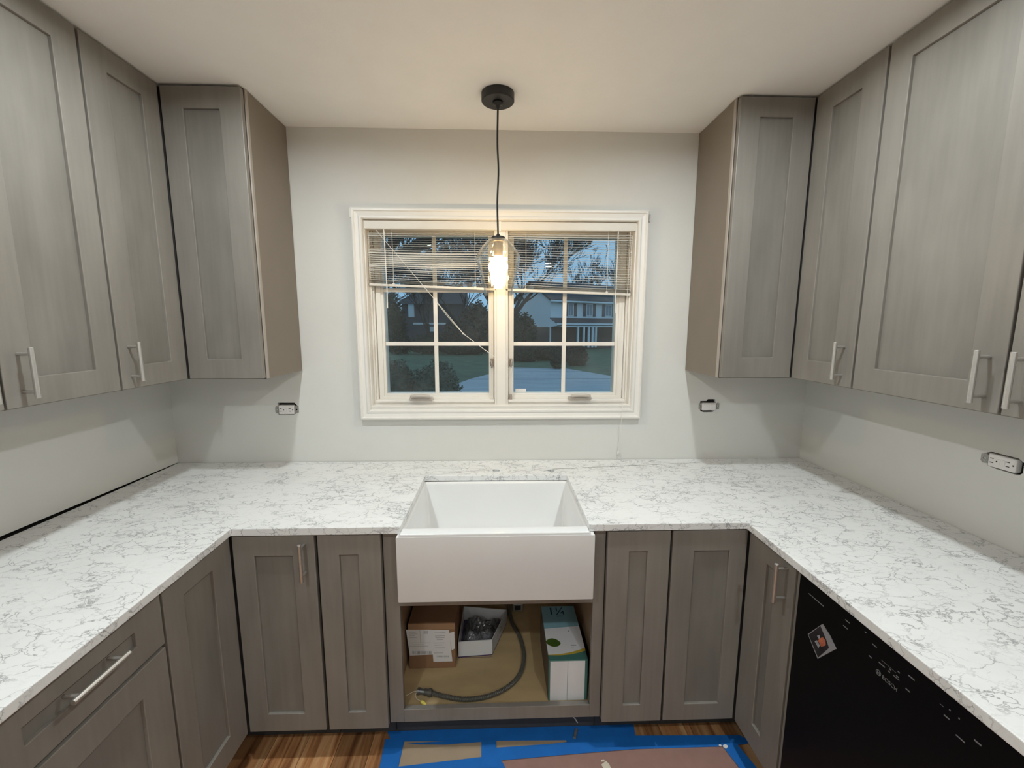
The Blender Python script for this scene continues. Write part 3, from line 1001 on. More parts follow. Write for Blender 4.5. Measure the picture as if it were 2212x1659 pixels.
def mark(a, b_, w=.0016):
    """printed dash on the door between two points of the photograph"""
    p, q = pl(0, DX, *a), pl(0, DX, *b_)
    p.x = q.x = DX - .0006
    if abs(p.z - q.z) < .006:
        p.z = q.z = (p.z + q.z) / 2
    t = (q - p).normalized(); n = Vector((0, -t.z, t.y)) * w * .5
    return [p + n, q + n, q - n, p - n]


A5 = lambda x_, y_: (1860 + x_ / 7.373, 1360 + y_ / 7.373)
A6 = lambda x_, y_: (1720 + x_ / 8.733, 1250 + y_ / 8.733)
pr = MB()
for a, b_, w in ((A6(240, 265), A6(520, 540), .0030), (A6(930, 765), A6(1010, 850), .0028), (A6(890, 875), A6(970, 955), .0028), (A6(1440, 1225), A6(1520, 1305), .0032), (A6(1375, 1440), A6(1430, 1510), .0030),
                 (A5(285, 515), A5(380, 605), .0030), (A5(325, 480), A5(560, 690), .0007), (A5(515, 715), A5(610, 820), .0022), (A5(755, 720), A5(855, 815), .0034), (A5(712, 930), A5(782, 1003), .0032),
                 (A5(1325, 1345), A5(1410, 1445), .0034), (A5(450, 620), A5(480, 650), .004), (A5(430, 650), A5(462, 690), .003), (A5(585, 660), A5(620, 695), .003), (A5(560, 730), A5(600, 765), .003),
                 ((2065, 1588), (2085, 1604), .0030), ((2105, 1597), (2120, 1612), .0040), (A5(1260, 1170), A5(1320, 1245), .0012), (A5(1405, 1270), A5(1430, 1295), .003), (A5(1555, 1408), A5(1575, 1425), .004), (A6(1295, 1000), A6(1325, 1020), .003)):
    pr.prism(mark(a, b_, w * .75), (.0005, 0, 0))
pr.build('control_print', 'washer_ink', dd)['kind'] = 'stuff'
# brand lettering and emblem
lo = MB()
p = pl(0, DX, *A5(460, 855)); q1 = pl(0, DX, *A5(345, 745)); q2 = pl(0, DX, *A5(575, 970))
wlen = (q2 - q1).length
vs, fs = text_mesh('BOSCH', .0125)
tw = max(v.x for v in vs) - min(v.x for v in vs)
text_on(lo, 'BOSCH', .0125, (DX - .0008, p.y, (q1.z + q2.z) / 2), (0, -1, 0), (0, 0, 1), wlen / tw)
ec = pl(0, DX, *A5(280, 685))
n_ = 28
er = .0062
for r0, r1 in ((er * .86, er),):
    ringo = [(DX - .0008, ec.y + r1 * math.cos(2 * math.pi * k / n_), ec.z + r1 * math.sin(2 * math.pi * k / n_)) for k in range(n_)]
    ringi = [(DX - .0008, ec.y + r0 * math.cos(2 * math.pi * k / n_), ec.z + r0 * math.sin(2 * math.pi * k / n_)) for k in range(n_)]
    lo.prism(ringo, (.0006, 0, 0), [ringi])
for s_ in (-1, 1):
    lo.box(DX - .0008, DX - .0002, ec.y + s_ * .0026 - .0007, ec.y + s_ * .0026 + .0007, ec.z - .0040, ec.z + .0040)
lo.box(DX - .0008, DX - .0002, ec.y - .0032, ec.y + .0032, ec.z - .0009, ec.z + .0009)
lo.build('brand_lettering', 'washer_ink', dd)
# picture magnet stuck on the door
mg_px = [A6(510, 855), A6(765, 1325), A6(420, 1510), A6(235, 1045)]
q = [pl(0, DX, *a) for a in mg_px]
mg = thing('picture_magnet', 'small dark picture magnet with white rim on the dishwasher door', 'magnet', (DX - .001, (q[0].y + q[2].y) / 2, q[2].z))


def onq(u, v, x_):
    p_ = (q[3] * (1 - u) + q[0] * u) * (1 - v) + (q[2] * (1 - u) + q[1] * u) * v
    return (x_, p_.y, p_.z)


MB().prism([onq(u, v, DX - .0004) for u, v in ((0, 0), (1, 0), (1.04, .5), (1, 1), (0, 1))], (-.0022, 0, 0)).build('backing', 'photo_rim', mg)
MB().prism([onq(u, v, DX - .0026) for u, v in ((.03, .04), (.86, .02), (.80, .55), (.74, .86), (.05, .97))], (-.0003, 0, 0)).build('picture', 'photo_dark', mg)
MB().prism([onq(u, v, DX - .0029) for u, v in ((.40, .42), (.70, .40), (.76, .55), (.66, .72), (.42, .70))], (-.0003, 0, 0)).build('picture_figure', 'photo_orange', mg)
MB().prism([onq(u, v, DX - .0029) for u, v in ((.22, .38), (.36, .40), (.38, .62), (.26, .68))], (-.0003, 0, 0)).build('picture_patch', 'photo_grey', mg)
MB().prism([onq(u, v, DX - .0029) for u, v in ((.46, .26), (.60, .28), (.56, .40), (.48, .39))], (-.0003, 0, 0)).build('picture_patch', 'photo_grey', mg)

# ---------------- outlets and switch
def device(name, label, cat, loc, rotz, w, h, kind, earL, earR, led=False):
    t = thing(name, label, cat, loc, 'uncovered wiring devices', rotz)
    MB().box(-w / 2 - .012, w / 2 + .012, .017, .055, -h / 2 - .010, h / 2 + .010).build('junction_box', 'box_black', t, local=True)
    MB().box(-w / 2, w / 2, -.006, .016, -h / 2, h / 2).build('body', 'outlet_white', t, .004, 3, local=True)
    for (x0, x1, z0, z1) in (earL, earR):
        mb = MB().prism([(x0, -.0026, z0 * .6), (x0 + (x1 - x0) * .3, -.0026, z0), (x1, -.0026, z0 * .8), (x1, -.0026, z1 * .9), (x0 + (x1 - x0) * .4, -.0026, z1), (x0, -.0026, z1 * .7)], (0, .0022, 0),
                       [[(x0 + (x1 - x0) * (.5 + .22 * math.cos(a)), -.0026, (z0 + z1) / 2 + .004 * math.sin(a)) for a in [k * math.pi / 5 for k in range(10)]]])
        mb.build('yoke_ear', 'plate_metal', t, local=True)
    if kind == 'outlet':
        mb = MB()
        for sgn in (-1, 1):
            cx_ = sgn * w * .29 - .004
            for zz in (-.0065, .0065):
                mb.box(cx_ - .0042, cx_ + .0042, -.0066, -.004, zz - .0011, zz + .0011)
            mb.add([(cx_ + .013 + .0024 * math.cos(a), -.0066, .0024 * math.sin(a)) for a in [k * math.pi / 5 for k in range(10)]], [tuple(range(10))])
        mb.build('slots', 'slot_black', t, local=True)['kind'] = 'stuff'
        for sgn in (-1, 1):
            MB().box(sgn * .006 - .0035, sgn * .006 + .0035, -.0072, -.004, -.008, .008).build('test_button', 'outlet_white', t, .0008, local=True)
    else:
        for sgn in (-1, 1):
            mb = MB().prism([(sgn * w * .235 - w * .20, -.006, -h * .34), (sgn * w * .235 + w * .20, -.006, -h * .34), (sgn * w * .235 + w * .20, -.0105, h * .34), (sgn * w * .235 - w * .20, -.0105, h * .34)], (0, .004, 0))
            mb.build('rocker', 'outlet_white', t, .001, local=True)
    if led:
        MB().lathe([(.0001, 0), (.0022, 0), (.0018, .0012), (.0001, .0016)], (0, 0, 0), 10).build('led', 'led_green', t, local=True)
        t.children[-1].location = (w * .36, -.0066, .012)
        t.children[-1].rotation_euler = (math.pi / 2, 0, 0)
    return t


c0 = pl(1, 0, 580 + 875 / 22.12, 850 + 770 / 22.12)
device('electrical_outlet', 'white outlet without cover plate on the wall left of the window', 'outlet', (c0.x, 0, c0.z), 0, .0715, .043, 'outlet', (-.052, -.037, -.016, .017), (.037, .056, -.017, .018))
c0 = pl(1, 0, 1490 + 905 / 22.12, 840 + 845 / 22.12)
device('wall_switch', 'white light switch without cover plate right of the window', 'switch', (c0.x, 0, c0.z), 0, .069, .036, 'switch', (-.050, -.036, -.014, .017), (.036, .050, -.014, .018))
device('electrical_outlet', 'white outlet with green light on the right side wall', 'outlet', (XR, -.817, 1.163), -math.pi / 2, .070, .040, 'outlet', (-.056, -.036, -.015, .015), (.036, .054, -.016, .016), True)

# ================================================================== UNDER THE SINK
ZS = .2006
cb = thing('cardboard_box', 'brown cardboard box with white shipping labels inside the sink cabinet', 'box', (-.268, -.36, ZS))
mb = MB().box(-.361, -.176, -.452, -.27, ZS, .398)
mb.build('carton', 'cardboard', cb, .002)
B('packing_tape', 'cardboard_tape', -.3605, -.1765, -.4528, -.4522, .372, .396, cb)
Z6 = lambda x_, y_: (850 + x_ / 5.027, 1280 + y_ / 5.027)


def on_front(pts_, yv, th):
    return [(p_.x, yv, p_.z) for p_ in [pl(1, yv, *Z6(*a)) for a in pts_]]


l1 = MB().prism(on_front([(135, 402), (410, 402), (430, 672), (178, 684)], -.4526, 0), (0, -.0006, 0)).build('shipping_label', 'label_white', cb)
l2 = MB().prism(on_front([(405, 406), (603, 404), (640, 745), (434, 750)], -.4534, 0), (0, -.0006, 0)).build('shipping_label', 'label_white', cb)
l3 = MB().prism(on_front([(604, 438), (660, 424), (668, 606), (632, 626)], -.4538, 0), (0, -.0006, 0)).build('label_flap', 'label_white', cb)
rr = random.Random(3)
pb = MB()
xx = 205
while xx < 405:
    w = rr.uniform(3, 9)
    pb.prism(on_front([(xx, 636), (xx + w, 636), (xx + w + 1, 670), (xx + 1, 670)], -.4533, 0), (0, -.0004, 0))
    xx += w + rr.uniform(4, 10)
for k in range(5):
    pb.prism(on_front([(328 + k * 10, 416), (333 + k * 10, 416), (334 + k * 10, 448), (329 + k * 10, 448)], -.4533, 0), (0, -.0004, 0))
pb.prism(on_front([(284, 405), (287, 405), (297, 545), (294, 545)], -.4533, 0), (0, -.0004, 0))
pb.prism(on_front([(165, 545), (400, 543), (400, 546), (165, 548)], -.4533, 0), (0, -.0004, 0))
for yy, x1_ in ((430, 240), (450, 260), (470, 230), (490, 250), (565, 330), (580, 380)):
    pb.prism(on_front([(165, yy), (x1_, yy - 1), (x1_, yy + 2), (165, yy + 3)], -.4533, 0), (0, -.0002, 0))
pb.build('label_print', 'print_grey', l1)['kind'] = 'stuff'
pb = MB()
xx = 470
while xx < 596:
    w = rr.uniform(2, 7)
    pb.prism(on_front([(xx, 684), (xx + w, 684), (xx + w + 1, 702), (xx + 1, 702)], -.4541, 0), (0, -.0004, 0))
    xx += w + rr.uniform(2, 6)
for yy, x0_, x1_ in ((436, 440, 565), (470, 450, 560), (490, 455, 555), (510, 470, 540), (545, 440, 560), (570, 445, 530), (600, 450, 560), (655, 440, 540)):
    pb.prism(on_front([(x0_, yy), (x1_, yy - 2), (x1_, yy + 2), (x0_, yy + 4)], -.4541, 0), (0, -.0003, 0))
pb.build('label_print', 'print_grey', l2)['kind'] = 'stuff'

# open white tray carton with a crumpled plastic bag
tr = thing('open_carton', 'shallow open white carton beside the brown cardboard box', 'box', (-.09, -.29, ZS))
P0, P1, P2, P3_ = Vector((-.170, -.400)), Vector((-.030, -.391)), Vector((.034, -.206)), Vector((-.166, -.176))
hh = .070
cp = [P0, P1, P2, P3_]
inn = [Vector((-.1675, -.3965)), Vector((-.0325, -.388)), Vector((.0305, -.2085)), Vector((-.1635, -.180))]
mb = MB().prism([(a.x, a.y, ZS) for a in cp], (0, 0, .003))
mb.build('tray_bottom', 'carton_purple', tr)
for k in range(4):
    a, b_, ai, bi = cp[k], cp[(k + 1) % 4], inn[k], inn[(k + 1) % 4]
    mb = MB().prism([(a.x, a.y, ZS + .004), (b_.x, b_.y, ZS + .004), (bi.x, bi.y, ZS + .004), (ai.x, ai.y, ZS + .004)], (0, 0, hh - .004))
    mb.build('tray_side', 'carton_white' if k in (0, 2) else 'carton_grey', tr)
tx = MB()
a, b_ = P1, P2
ux = Vector((b_.x - a.x, b_.y - a.y, 0)).normalized()
nrm = ux.cross(Vector((0, 0, 1)))
text_on(tx, 'AVO', .03, Vector(((a.x * .55 + b_.x * .45), (a.y * .55 + b_.y * .45), ZS + .038)) + nrm * .0006, ux, (0, 0, 1))
tx.build('side_print', 'print_grey', tr)
MB().box(-.172, -.029, -.4012, -.4006, ZS, ZS + .001).build('tray_lip', 'carton_purple', tr)
bag = MB()


def bagf(u, v):
    p_ = (inn[0] * (1 - u) + inn[1] * u) * (1 - v) + (inn[3] * (1 - u) + inn[2] * u) * v
    e = min(u, 1 - u, v, 1 - v)
    n1 = noise.noise(Vector((u * 5, v * 5, 1.7))); n2 = noise.noise(Vector((u * 13, v * 13, 4.1)))
    z = ZS + .0045 + min(1, e * 5) * (.026 + .026 * n1 + .016 * n2 + .02 * v)
    c_ = Vector((-.082, -.29))
    p_ = c_ + (p_ - c_) * .93
    return (p_.x, p_.y, max(ZS + .0045, z))


tag(bag.grid(bagf, 34, 34).build('plastic_bag', 'bag_plastic', None, solid=.0006), 'crumpled dark plastic bag lying in the open white carton', 'bag')

# pipe-cover / disposal carton on the right
fb = thing('upright_carton', 'green and white carton printed 1¼ at the right of the sink cabinet', 'box', (.249, -.46, ZS))
FX0, FX1, FY0, FY1, FZ = .178, .321, -.612, -.318, .364
B('carton', 'carton_green', FX0, FX1, FY0, FY1, ZS, FZ, fb, .0015)
B('side_face', 'carton_side_shaded', FX0 - .0006, FX0 - .0001, FY0 + .012, FY1 - .001, ZS + .001, FZ - .002, fb)
B('front_flap', 'carton_white', FX0 + .006, .2465, FY0 - .0012, FY0 - .0002, ZS + .001, FZ - .003, fb)
B('front_flap', 'carton_white', .2478, FX1 - .011, FY0 - .0012, FY0 - .0002, ZS + .001, FZ - .003, fb)
TZ = FZ + .0002
yb_ = -.452
tp = MB().prism([(FX0 + .001, FY1, TZ), (FX1 - .001, FY1, TZ), (FX1 - .001, yb_ + .012, TZ), (FX0 + .001, yb_, TZ)], (0, 0, .0004)).build('top_print_blue', 'carton_blue', fb)
cv = [(FX0 + .001 + (FX1 - FX0 - .002) * k / 12, -.585 + .030 * (k / 12) ** 2.2) for k in range(13)]
MB().prism([(FX0 + .001, yb_, TZ), (FX1 - .001, yb_ + .012, TZ)] + [(a, b_, TZ) for a, b_ in cv[::-1]], (0, 0, .0004)).build('top_print_white', 'carton_white', fb)
cv2 = [(a, b_ - .002 - .012 * (k / 12)) for k, (a, b_) in enumerate(cv)]
MB().prism([(a, b_, TZ) for a, b_ in cv] + [(a, b_, TZ) for a, b_ in cv2[::-1]], (0, 0, .0004)).build('top_print_yellow', 'band_yellow', fb)
tx = MB()
text_on(tx, '1¼', .062, (.243, -.352, TZ + .0008), (1, 0, 0), (0, 1, 0), .95)
tx.box(.235, .262, -.382, -.3805, TZ + .0004, TZ + .0009)
tx.build('size_print', 'carton_ink', fb)
lf = [(.030 * math.cos(a) * (1 if abs(math.cos(a)) < .9 else 1.0), .026 * math.sin(a) * abs(math.sin(a)) ** .35) for a in [2 * math.pi * k / 28 for k in range(28)]]
lc = pl(2, FZ, *Z6(1735, 545))
MB().prism([(lc.x + a * .93, lc.y + b_ * .82 + a * -.12, TZ + .0005) for a, b_ in lf], (0, 0, .0004)).build('leaf_print', 'leaf_print', fb)
pb = MB()
for (a, b_, w) in ((Z6(1925, 575), Z6(1985, 578), .004), (Z6(1895, 420), Z6(1910, 424), .006), (Z6(1930, 605), Z6(1960, 607), .002)):
    p, q = pl(2, FZ, *a), pl(2, FZ, *b_)
    pb.box(p.x, q.x, p.y - w / 2, p.y + w / 2, TZ + .0005, TZ + .0009)
pb.build('small_print', 'print_grey', fb)

# flexible conduit with connector, wires and wire nut
hs = thing('flexible_conduit', 'grey ribbed conduit curling across the sink cabinet floor', 'conduit', (-.05, -.4, ZS))
zc = ZS + .0105
hp = [(.030, -.016, .34), (.036, -.030, .28), (.042, -.10, .232), (.056, -.205, zc), (.088, -.30, zc), (.101, -.405, zc), (.083, -.495, zc), (.035, -.557, zc), (-.04, -.597, zc), (-.125, -.608, zc), (-.20, -.594, zc), (-.252, -.577, zc)]
path = spline(hp, 26)
rad = [.0088 if i % 2 == 0 else .0073 for i in range(len(path))]
MB().tube(path, .008, 10, True, rad).build('hose', 'conduit_grey', hs)
dr = Vector((-.050, .009, 0)).normalized()
p0 = Vector((-.250, -.5775, zc))
MB().tube([p0, p0 + dr * .004, p0 + dr * .0045, p0 + dr * .014, p0 + dr * .0145, p0 + dr * .030], .012, 12, True, [.0125, .0125, .0145, .0145, .0115, .0115]).build('ferrule', 'conduit_grey', hs)
MB().tube([p0 + dr * .030, p0 + dr * .048, p0 + dr * .0485, p0 + dr * .056], .01, 12, True, [.0098, .0098, .0125, .0125]).build('connector', 'connector_steel', hs)
e = p0 + dr * .056
MB().tube(spline([e, e + Vector((-.018, .000, -.003)), e + Vector((-.042, -.012, -.007))], 6), .0016, 6).build('wire', 'wire_cream', hs)
nz_ = pl(2, ZS + .006, *Z6(300, 1180))
MB().tube(spline([e, e + Vector((-.006, -.012, -.002)), e + Vector((.002, -.028, -.005)), nz_], 6), .0016, 6).build('wire', 'wire_cream', hs)
n2_ = pl(2, ZS + .006, *Z6(355, 1222))
MB().tube([nz_, nz_.lerp(n2_, .25), nz_.lerp(n2_, .8), n2_], .006, 10, True, [.0046, .0064, .0052, .003]).build('wire_nut', 'wire_nut_yellow', hs)
p = pl(2, ZS, *Z6(1350, 205))
jb = thing('junction_box', 'small metal electrical box at the back of the sink cabinet floor', 'electrical box', (p.x, p.y + .02, ZS))
B('box', 'plate_metal', p.x - .024, p.x + .024, p.y, p.y + .035, ZS, ZS + .038, jb, .002)
B('socket_face', 'slot_black', p.x - .014, p.x + .014, p.y - .0012, p.y - .0002, ZS + .008, ZS + .030, jb)

# ================================================================== FLOOR PROTECTION
def fpt(*pxs):
    return [tuple(pl(2, ZF, *a)) for a in pxs]


def sheet(nm, mt, pts_, z, th=.0005):
    return MB().prism([(p_[0], p_[1], ZF + z) for p_ in pts_], (0, 0, th))


tag(sheet('p', 'kraft_paper', [(-.385, -.605), (.30, -.605), (.30, -1.0), (-.385, -1.0)], .0006).build('kraft_paper_sheet', 'kraft_paper'), 'tan kraft paper taped to the floor below the sink', 'paper')
tag(sheet('p', 'rosin_paper', [(-.02, -.672), (.25, -.655), (.84, -.655), (.93, -1.75), (-.25, -1.75)], .0014).build('rosin_paper_sheet', 'rosin_paper'), 'reddish brown rosin paper covering the floor by the dishwasher', 'paper')
tapes = [
    ('wide blue tape strip along the toe kick under the sink', [(-.425, -.5665), (.515, -.5665), (.508, -.612), (.30, -.622), (-.40, -.607)], .0022),
    ('blue tape strip lying towards the dishwasher corner', [(.24, -.605), (.90, -.622), (.93, -.652), (.83, -.662), (.496, -.662), (.26, -.668)], .0030),
    ('short blue tape strip at the left edge of the paper', [(-.424, -.598), (-.352, -.606), (-.352, -1.05), (-.395, -1.05)], .0038),
    ('slanting blue tape strip crossing the tan paper', fpt((858, 1659), (1042, 1637.5), (1068, 1618), (1200, 1608.5), (1262, 1600), (1300, 1612), (1375, 1620), (1240, 1631), (1083, 1645), (1100, 1675), (862, 1690)), .0046),
    ('stub of blue tape joining the two paper sheets', fpt((1040, 1603), (1072, 1601), (1074, 1660), (1040, 1660)), .0054),
    ('blue tape strip along the right edge of the rosin paper', [(.806, -.640), (.865, -.640), (.965, -1.05), (.905, -1.05)], .0062),
    ('blue tape strip along the back edge of the tan paper', fpt((880, 1608), (1042, 1600), (1042, 1605), (960, 1611), (905, 1610.5)), .0050),
]
for lb, pts_, z in tapes:
    tag(sheet('t', 'tape_blue', pts_, z, .0004).build('painters_tape', 'tape_blue'), lb, 'tape', 'blue painters tape on the floor')


def crumb(nm, mt, lb, px_, py_, s, z, cat='debris', plane=None):
    p = pl(2, ZF + z, px_, py_)
    r2 = random.Random(px_)
    n = 7
    lp = [(p.x + s * math.cos(2 * math.pi * k / n) * r2.uniform(.6, 1.1), p.y + s * .75 * math.sin(2 * math.pi * k / n) * r2.uniform(.6, 1.1), ZF + z) for k in range(n)]
    return tag(MB().prism(lp, (0, 0, s * .35)).build(nm, mt, None, s * .06), lb, cat)


def scrap(lb, pxs, z):
    mb = sheet('s', 'scrap_cream', fpt(*pxs), z, .0008)
    return tag(mb.build('paper_scrap', 'scrap_cream'), lb, 'scrap')


scrap('torn cream paper scrap on the rosin paper', [(1299, 1653), (1309, 1645), (1316, 1652), (1320, 1662), (1305, 1664)], .0022)
scrap('tiny cream paper scrap beside the torn one', [(1298, 1643), (1305, 1642), (1306, 1646), (1299, 1647)], .0024)
crumb('plaster_crumb', 'plaster_white', 'lump of white plaster on the blue tape by the corner', 1567, 1613, .011, .0068)
crumb('plaster_crumb', 'plaster_white', 'smaller white plaster crumb next to the lump', 1556, 1611, .006, .0068)
p = pl(2, ZF + .008, 1243, 1585)
tag(MB().tube([p + Vector((-.006, -.016, 0)), p, p + Vector((.007, .016, 0))], .006, 8).build('metal_sleeve', 'plate_metal'), 'small grey metal sleeve on the blue tape under the sink', 'fitting')
p = pl(1, TOE - .004, 1243, 1553)
tag(MB().tube([(p.x - .010, TOE - .004, p.z + .012), (p.x, TOE - .005, p.z), (p.x + .008, TOE - .004, p.z - .016)], .0022, 6).build('splinter', 'plaster_white'), 'white splinter stuck on the toe kick under the sink', 'debris')

# ================================================================== OUTDOORS
GZ = -1.30


def ground(nm, mt, pts_, z, th=.03):
    return struct(MB().prism([(a, b_, z) for a, b_ in pts_], (0, 0, th)).build(nm, mt))


struct(MB().box(-120, 120, .4, 200, GZ - .3, GZ).build('lawn', 'lawn_grass'), 'dim green front lawn')
ground('driveway', 'concrete_drive', [(-2.2, 6), (-2.0, 18.4), (-1.5, 20.2), (.2, 24.2), (1.0, 26.2), (4.4, 25.6), (6.6, 20.8), (10.5, 14), (12, 6)], GZ + .005)
for ya, yb2, xa, xb in ((19.9, 20.05, -1.5, 7.2), (23.4, 23.5, -.2, 5.4), (25.3, 25.45, .7, 4.6)):
    ground('driveway_joint', 'concrete_dark', [(xa, ya), (xb, ya + .2), (xb, yb2 + .2), (xa, yb2)], GZ + .032, .006)

# ---- house across the street
hx, hy = 6.0, 47.0
ang = math.radians(28.5)
hs_ = thing('house', 'two-storey house with white siding above dark brick, seen through the right sash', 'house', (hx, hy, GZ))
UV = (Vector((math.cos(ang), math.sin(ang), 0)), Vector((-math.sin(ang), math.cos(ang), 0)))


def HP(u, v, z):
    return Vector((hx, hy, 0)) + UV[0] * u + UV[1] * v + Vector((0, 0, z))


def hbox(nm, mt, u0, u1, v0, v1, z0, z1, par):
    mb = MB()
    ps = [HP(u, v, z) for z in (z0, z1) for u, v in ((u0, v0), (u1, v0), (u1, v1), (u0, v1))]
    mb.add(ps, [(0, 3, 2, 1), (4, 5, 6, 7), (0, 1, 5, 4), (1, 2, 6, 5), (2, 3, 7, 6), (3, 0, 4, 7)])
    return mb.build(nm, mt, par)


hbox('lower_wall', 'brick_dark', 0.05, 17, .05, 8, GZ, 1.35, hs_)
hbox('upper_wall', 'siding_white', 0, 17, 0, 8, 1.35, 4.55, hs_)
gb = MB()
gb.add([HP(0, 0, 4.55), HP(0, 8, 4.55), HP(0, 4, 6.7), HP(17, 0, 4.55), HP(17, 8, 4.55), HP(17, 4, 6.7)], [(0, 1, 2), (3, 5, 4), (0, 3, 4, 1), (0, 2, 5, 3), (1, 4, 5, 2)])
gb.build('gable', 'siding_white', hs_)
rf = MB()
for s_, v0, v1 in ((0, -.5, 4), (1, 8.5, 4)):
    z0, z1 = 4.55 - .27, 6.72
    ps = [HP(-.4, v0, z0), HP(17.4, v0, z0), HP(17.4, v1, z1), HP(-.4, v1, z1)]
    rf.prism(ps, (0, 0, .22))
rf.build('roof', 'roof_dark', hs_)
hbox('gutter', 'siding_white', -.4, 17.4, -.62, -.5, 4.22, 4.40, hs_)
pr_ = MB()
pr_.prism([HP(-.1, .0, 2.30), HP(17, .0, 2.30), HP(17, -1.35, 1.72), HP(-.1, -1.35, 1.72)], (0, 0, .12))
pr_.build('porch_roof', 'roof_dark', hs_)
hbox('porch_fascia', 'siding_white', -.1, 17, -1.42, -1.34, 1.62, 1.80, hs_)
hbox('porch_beam', 'siding_white', .6, 17, -1.30, -1.15, 1.36, 1.50, hs_)
pe = MB()
pe.prism([HP(-.1, 0, 1.35), HP(-.1, 0, 2.40), HP(-.1, -1.35, 1.80), HP(-.1, -1.35, 1.50)], UV[0] * .1)
pe.build('porch_gable', 'siding_white', hs_)
for u in (3.0, 3.9, 4.65, 5.25, 5.75):
    hbox('porch_post', 'siding_white', u, u + .22, -1.28, -1.10, GZ + .2, 1.36, hs_)
hbox('downspout', 'siding_white', -.12, 0.0, -.14, -.02, GZ + .1, 1.4, hs_)
for u0, u1 in ((2.43, 3.34), (5.27, 6.30), (8.34, 9.43), (11.4, 12.5)):
    w = hbox('window', 'siding_white', u0, u1, -.07, 0, 2.66, 4.12, hs_)
    um = (u0 + u1) / 2
    hbox('pane', 'house_window', u0 + .10, um - .05, -.09, -.06, 2.76, 4.02, w)
    hbox('pane', 'house_window', um + .05, u1 - .10, -.09, -.06, 2.76, 4.02, w)
    hbox('shutter', 'shutter_dark', u0 - .48, u0 - .06, -.08, 0, 2.62, 4.14, hs_)
    hbox('shutter', 'shutter_dark', u1 + .06, u1 + .48, -.08, 0, 2.62, 4.14, hs_)

# ---- darker house on the left
h2 = thing('house', 'dark house with low roof behind the left lawn', 'house', (-12, 62, GZ))
a = at(868, 655, 60); b_ = at(960, 655, 60)
MB().box(a.x, b_.x + 3, 60, 68, GZ, a.z).build('wall', 'shutter_dark', h2)
MB().prism([(a.x - .6, 59.4, a.z - .1), (b_.x + 3.4, 59.4, a.z - .1), (b_.x + 3.0, 64, a.z + 2.0), (a.x + 1.5, 64, a.z + 2.0)], (0, .4, .2)).build('roof', 'roof_dark', h2)
a = at(882, 657, 59.8); b_ = at(895, 685, 59.8)
MB().box(a.x, b_.x, 59.6, 60, b_.z, a.z).build('gable_panel', 'siding_white', h2)
a = at(893, 697, 58.5); b_ = at(940, 701, 58.5)
MB().box(a.x, b_.x + 1.5, 58.3, 58.5, b_.z, a.z).build('porch_fascia', 'siding_white', h2)
a = at(925, 706, 59); b_ = at(938, 716, 59)
MB().box(a.x, b_.x, 58.9, 60, b_.z, a.z).build('garage_panel', 'siding_white', h2)


# ---- shrubs and trees
def shrub(nm, lb, lobes, mt, nleaf, ls, seed, cat='shrub', group='shrubs outdoors'):
    """lobes: (x,y,z,rx,ry,rz)"""
    r2 = random.Random(seed)
    lo = lobes[0]
    t = thing(nm, lb, cat, (lo[0], lo[1], GZ), group)
    core = MB(); lv = MB()
    for (x, y, z, rx, ry, rz) in lobes:
        nu, nv = 16, 10

        def sp(u, v):
            a = u * 2 * math.pi; e = (v - .5) * math.pi
            d = Vector((math.cos(a) * math.cos(e), math.sin(a) * math.cos(e), math.sin(e)))
            k = .86 + .22 * noise.noise(d * 2.3 + Vector((x, y, z)))
            return (x + d.x * rx * k, y + d.y * ry * k, z + d.z * rz * k)
        core.grid(sp, nu, nv)
        for _ in range(nleaf // len(lobes)):
            a = r2.uniform(0, 2 * math.pi); s_ = r2.uniform(-1, 1)
            c_ = math.sqrt(1 - s_ * s_)
            d = Vector((math.cos(a) * c_, math.sin(a) * c_, s_))
            k = (.86 + .22 * noise.noise(d * 2.3 + Vector((x, y, z)))) * r2.uniform(.93, 1.13)
            p_ = Vector((x + d.x * rx * k, y + d.y * ry * k, z + d.z * rz * k))
            if p_.z < GZ: continue
            t1 = Vector((r2.uniform(-1, 1), r2.uniform(-1, 1), r2.uniform(-.4, 1))).normalized()
            t2 = t1.cross(Vector((r2.uniform(-1, 1), r2.uniform(-1, 1), r2.uniform(-1, 1)))).normalized()
            L_ = ls * r2.uniform(.6, 1.4)
            lv.add([p_, p_ + t1 * L_ * .5 + t2 * L_ * .22, p_ + t1 * L_, p_ + t1 * L_ * .5 - t2 * L_ * .22], [(0, 1, 2, 3)])
    core.build('mass', mt, t)
    f_ = lv.build('foliage', mt, t); f_['kind'] = 'stuff'
    return t


def lob(px0, px1, pyt, pyb, Y, ry=None):
    a = at(px0, pyt, Y); b2 = at(px1, pyb, Y)
    rx = abs(b2.x - a.x) / 2
    z0, z1 = min(a.z, b2.z), max(a.z, b2.z)
    return ((a.x + b2.x) / 2, Y, (z0 + z1) / 2, rx, ry or rx, (z1 - z0) / 2)


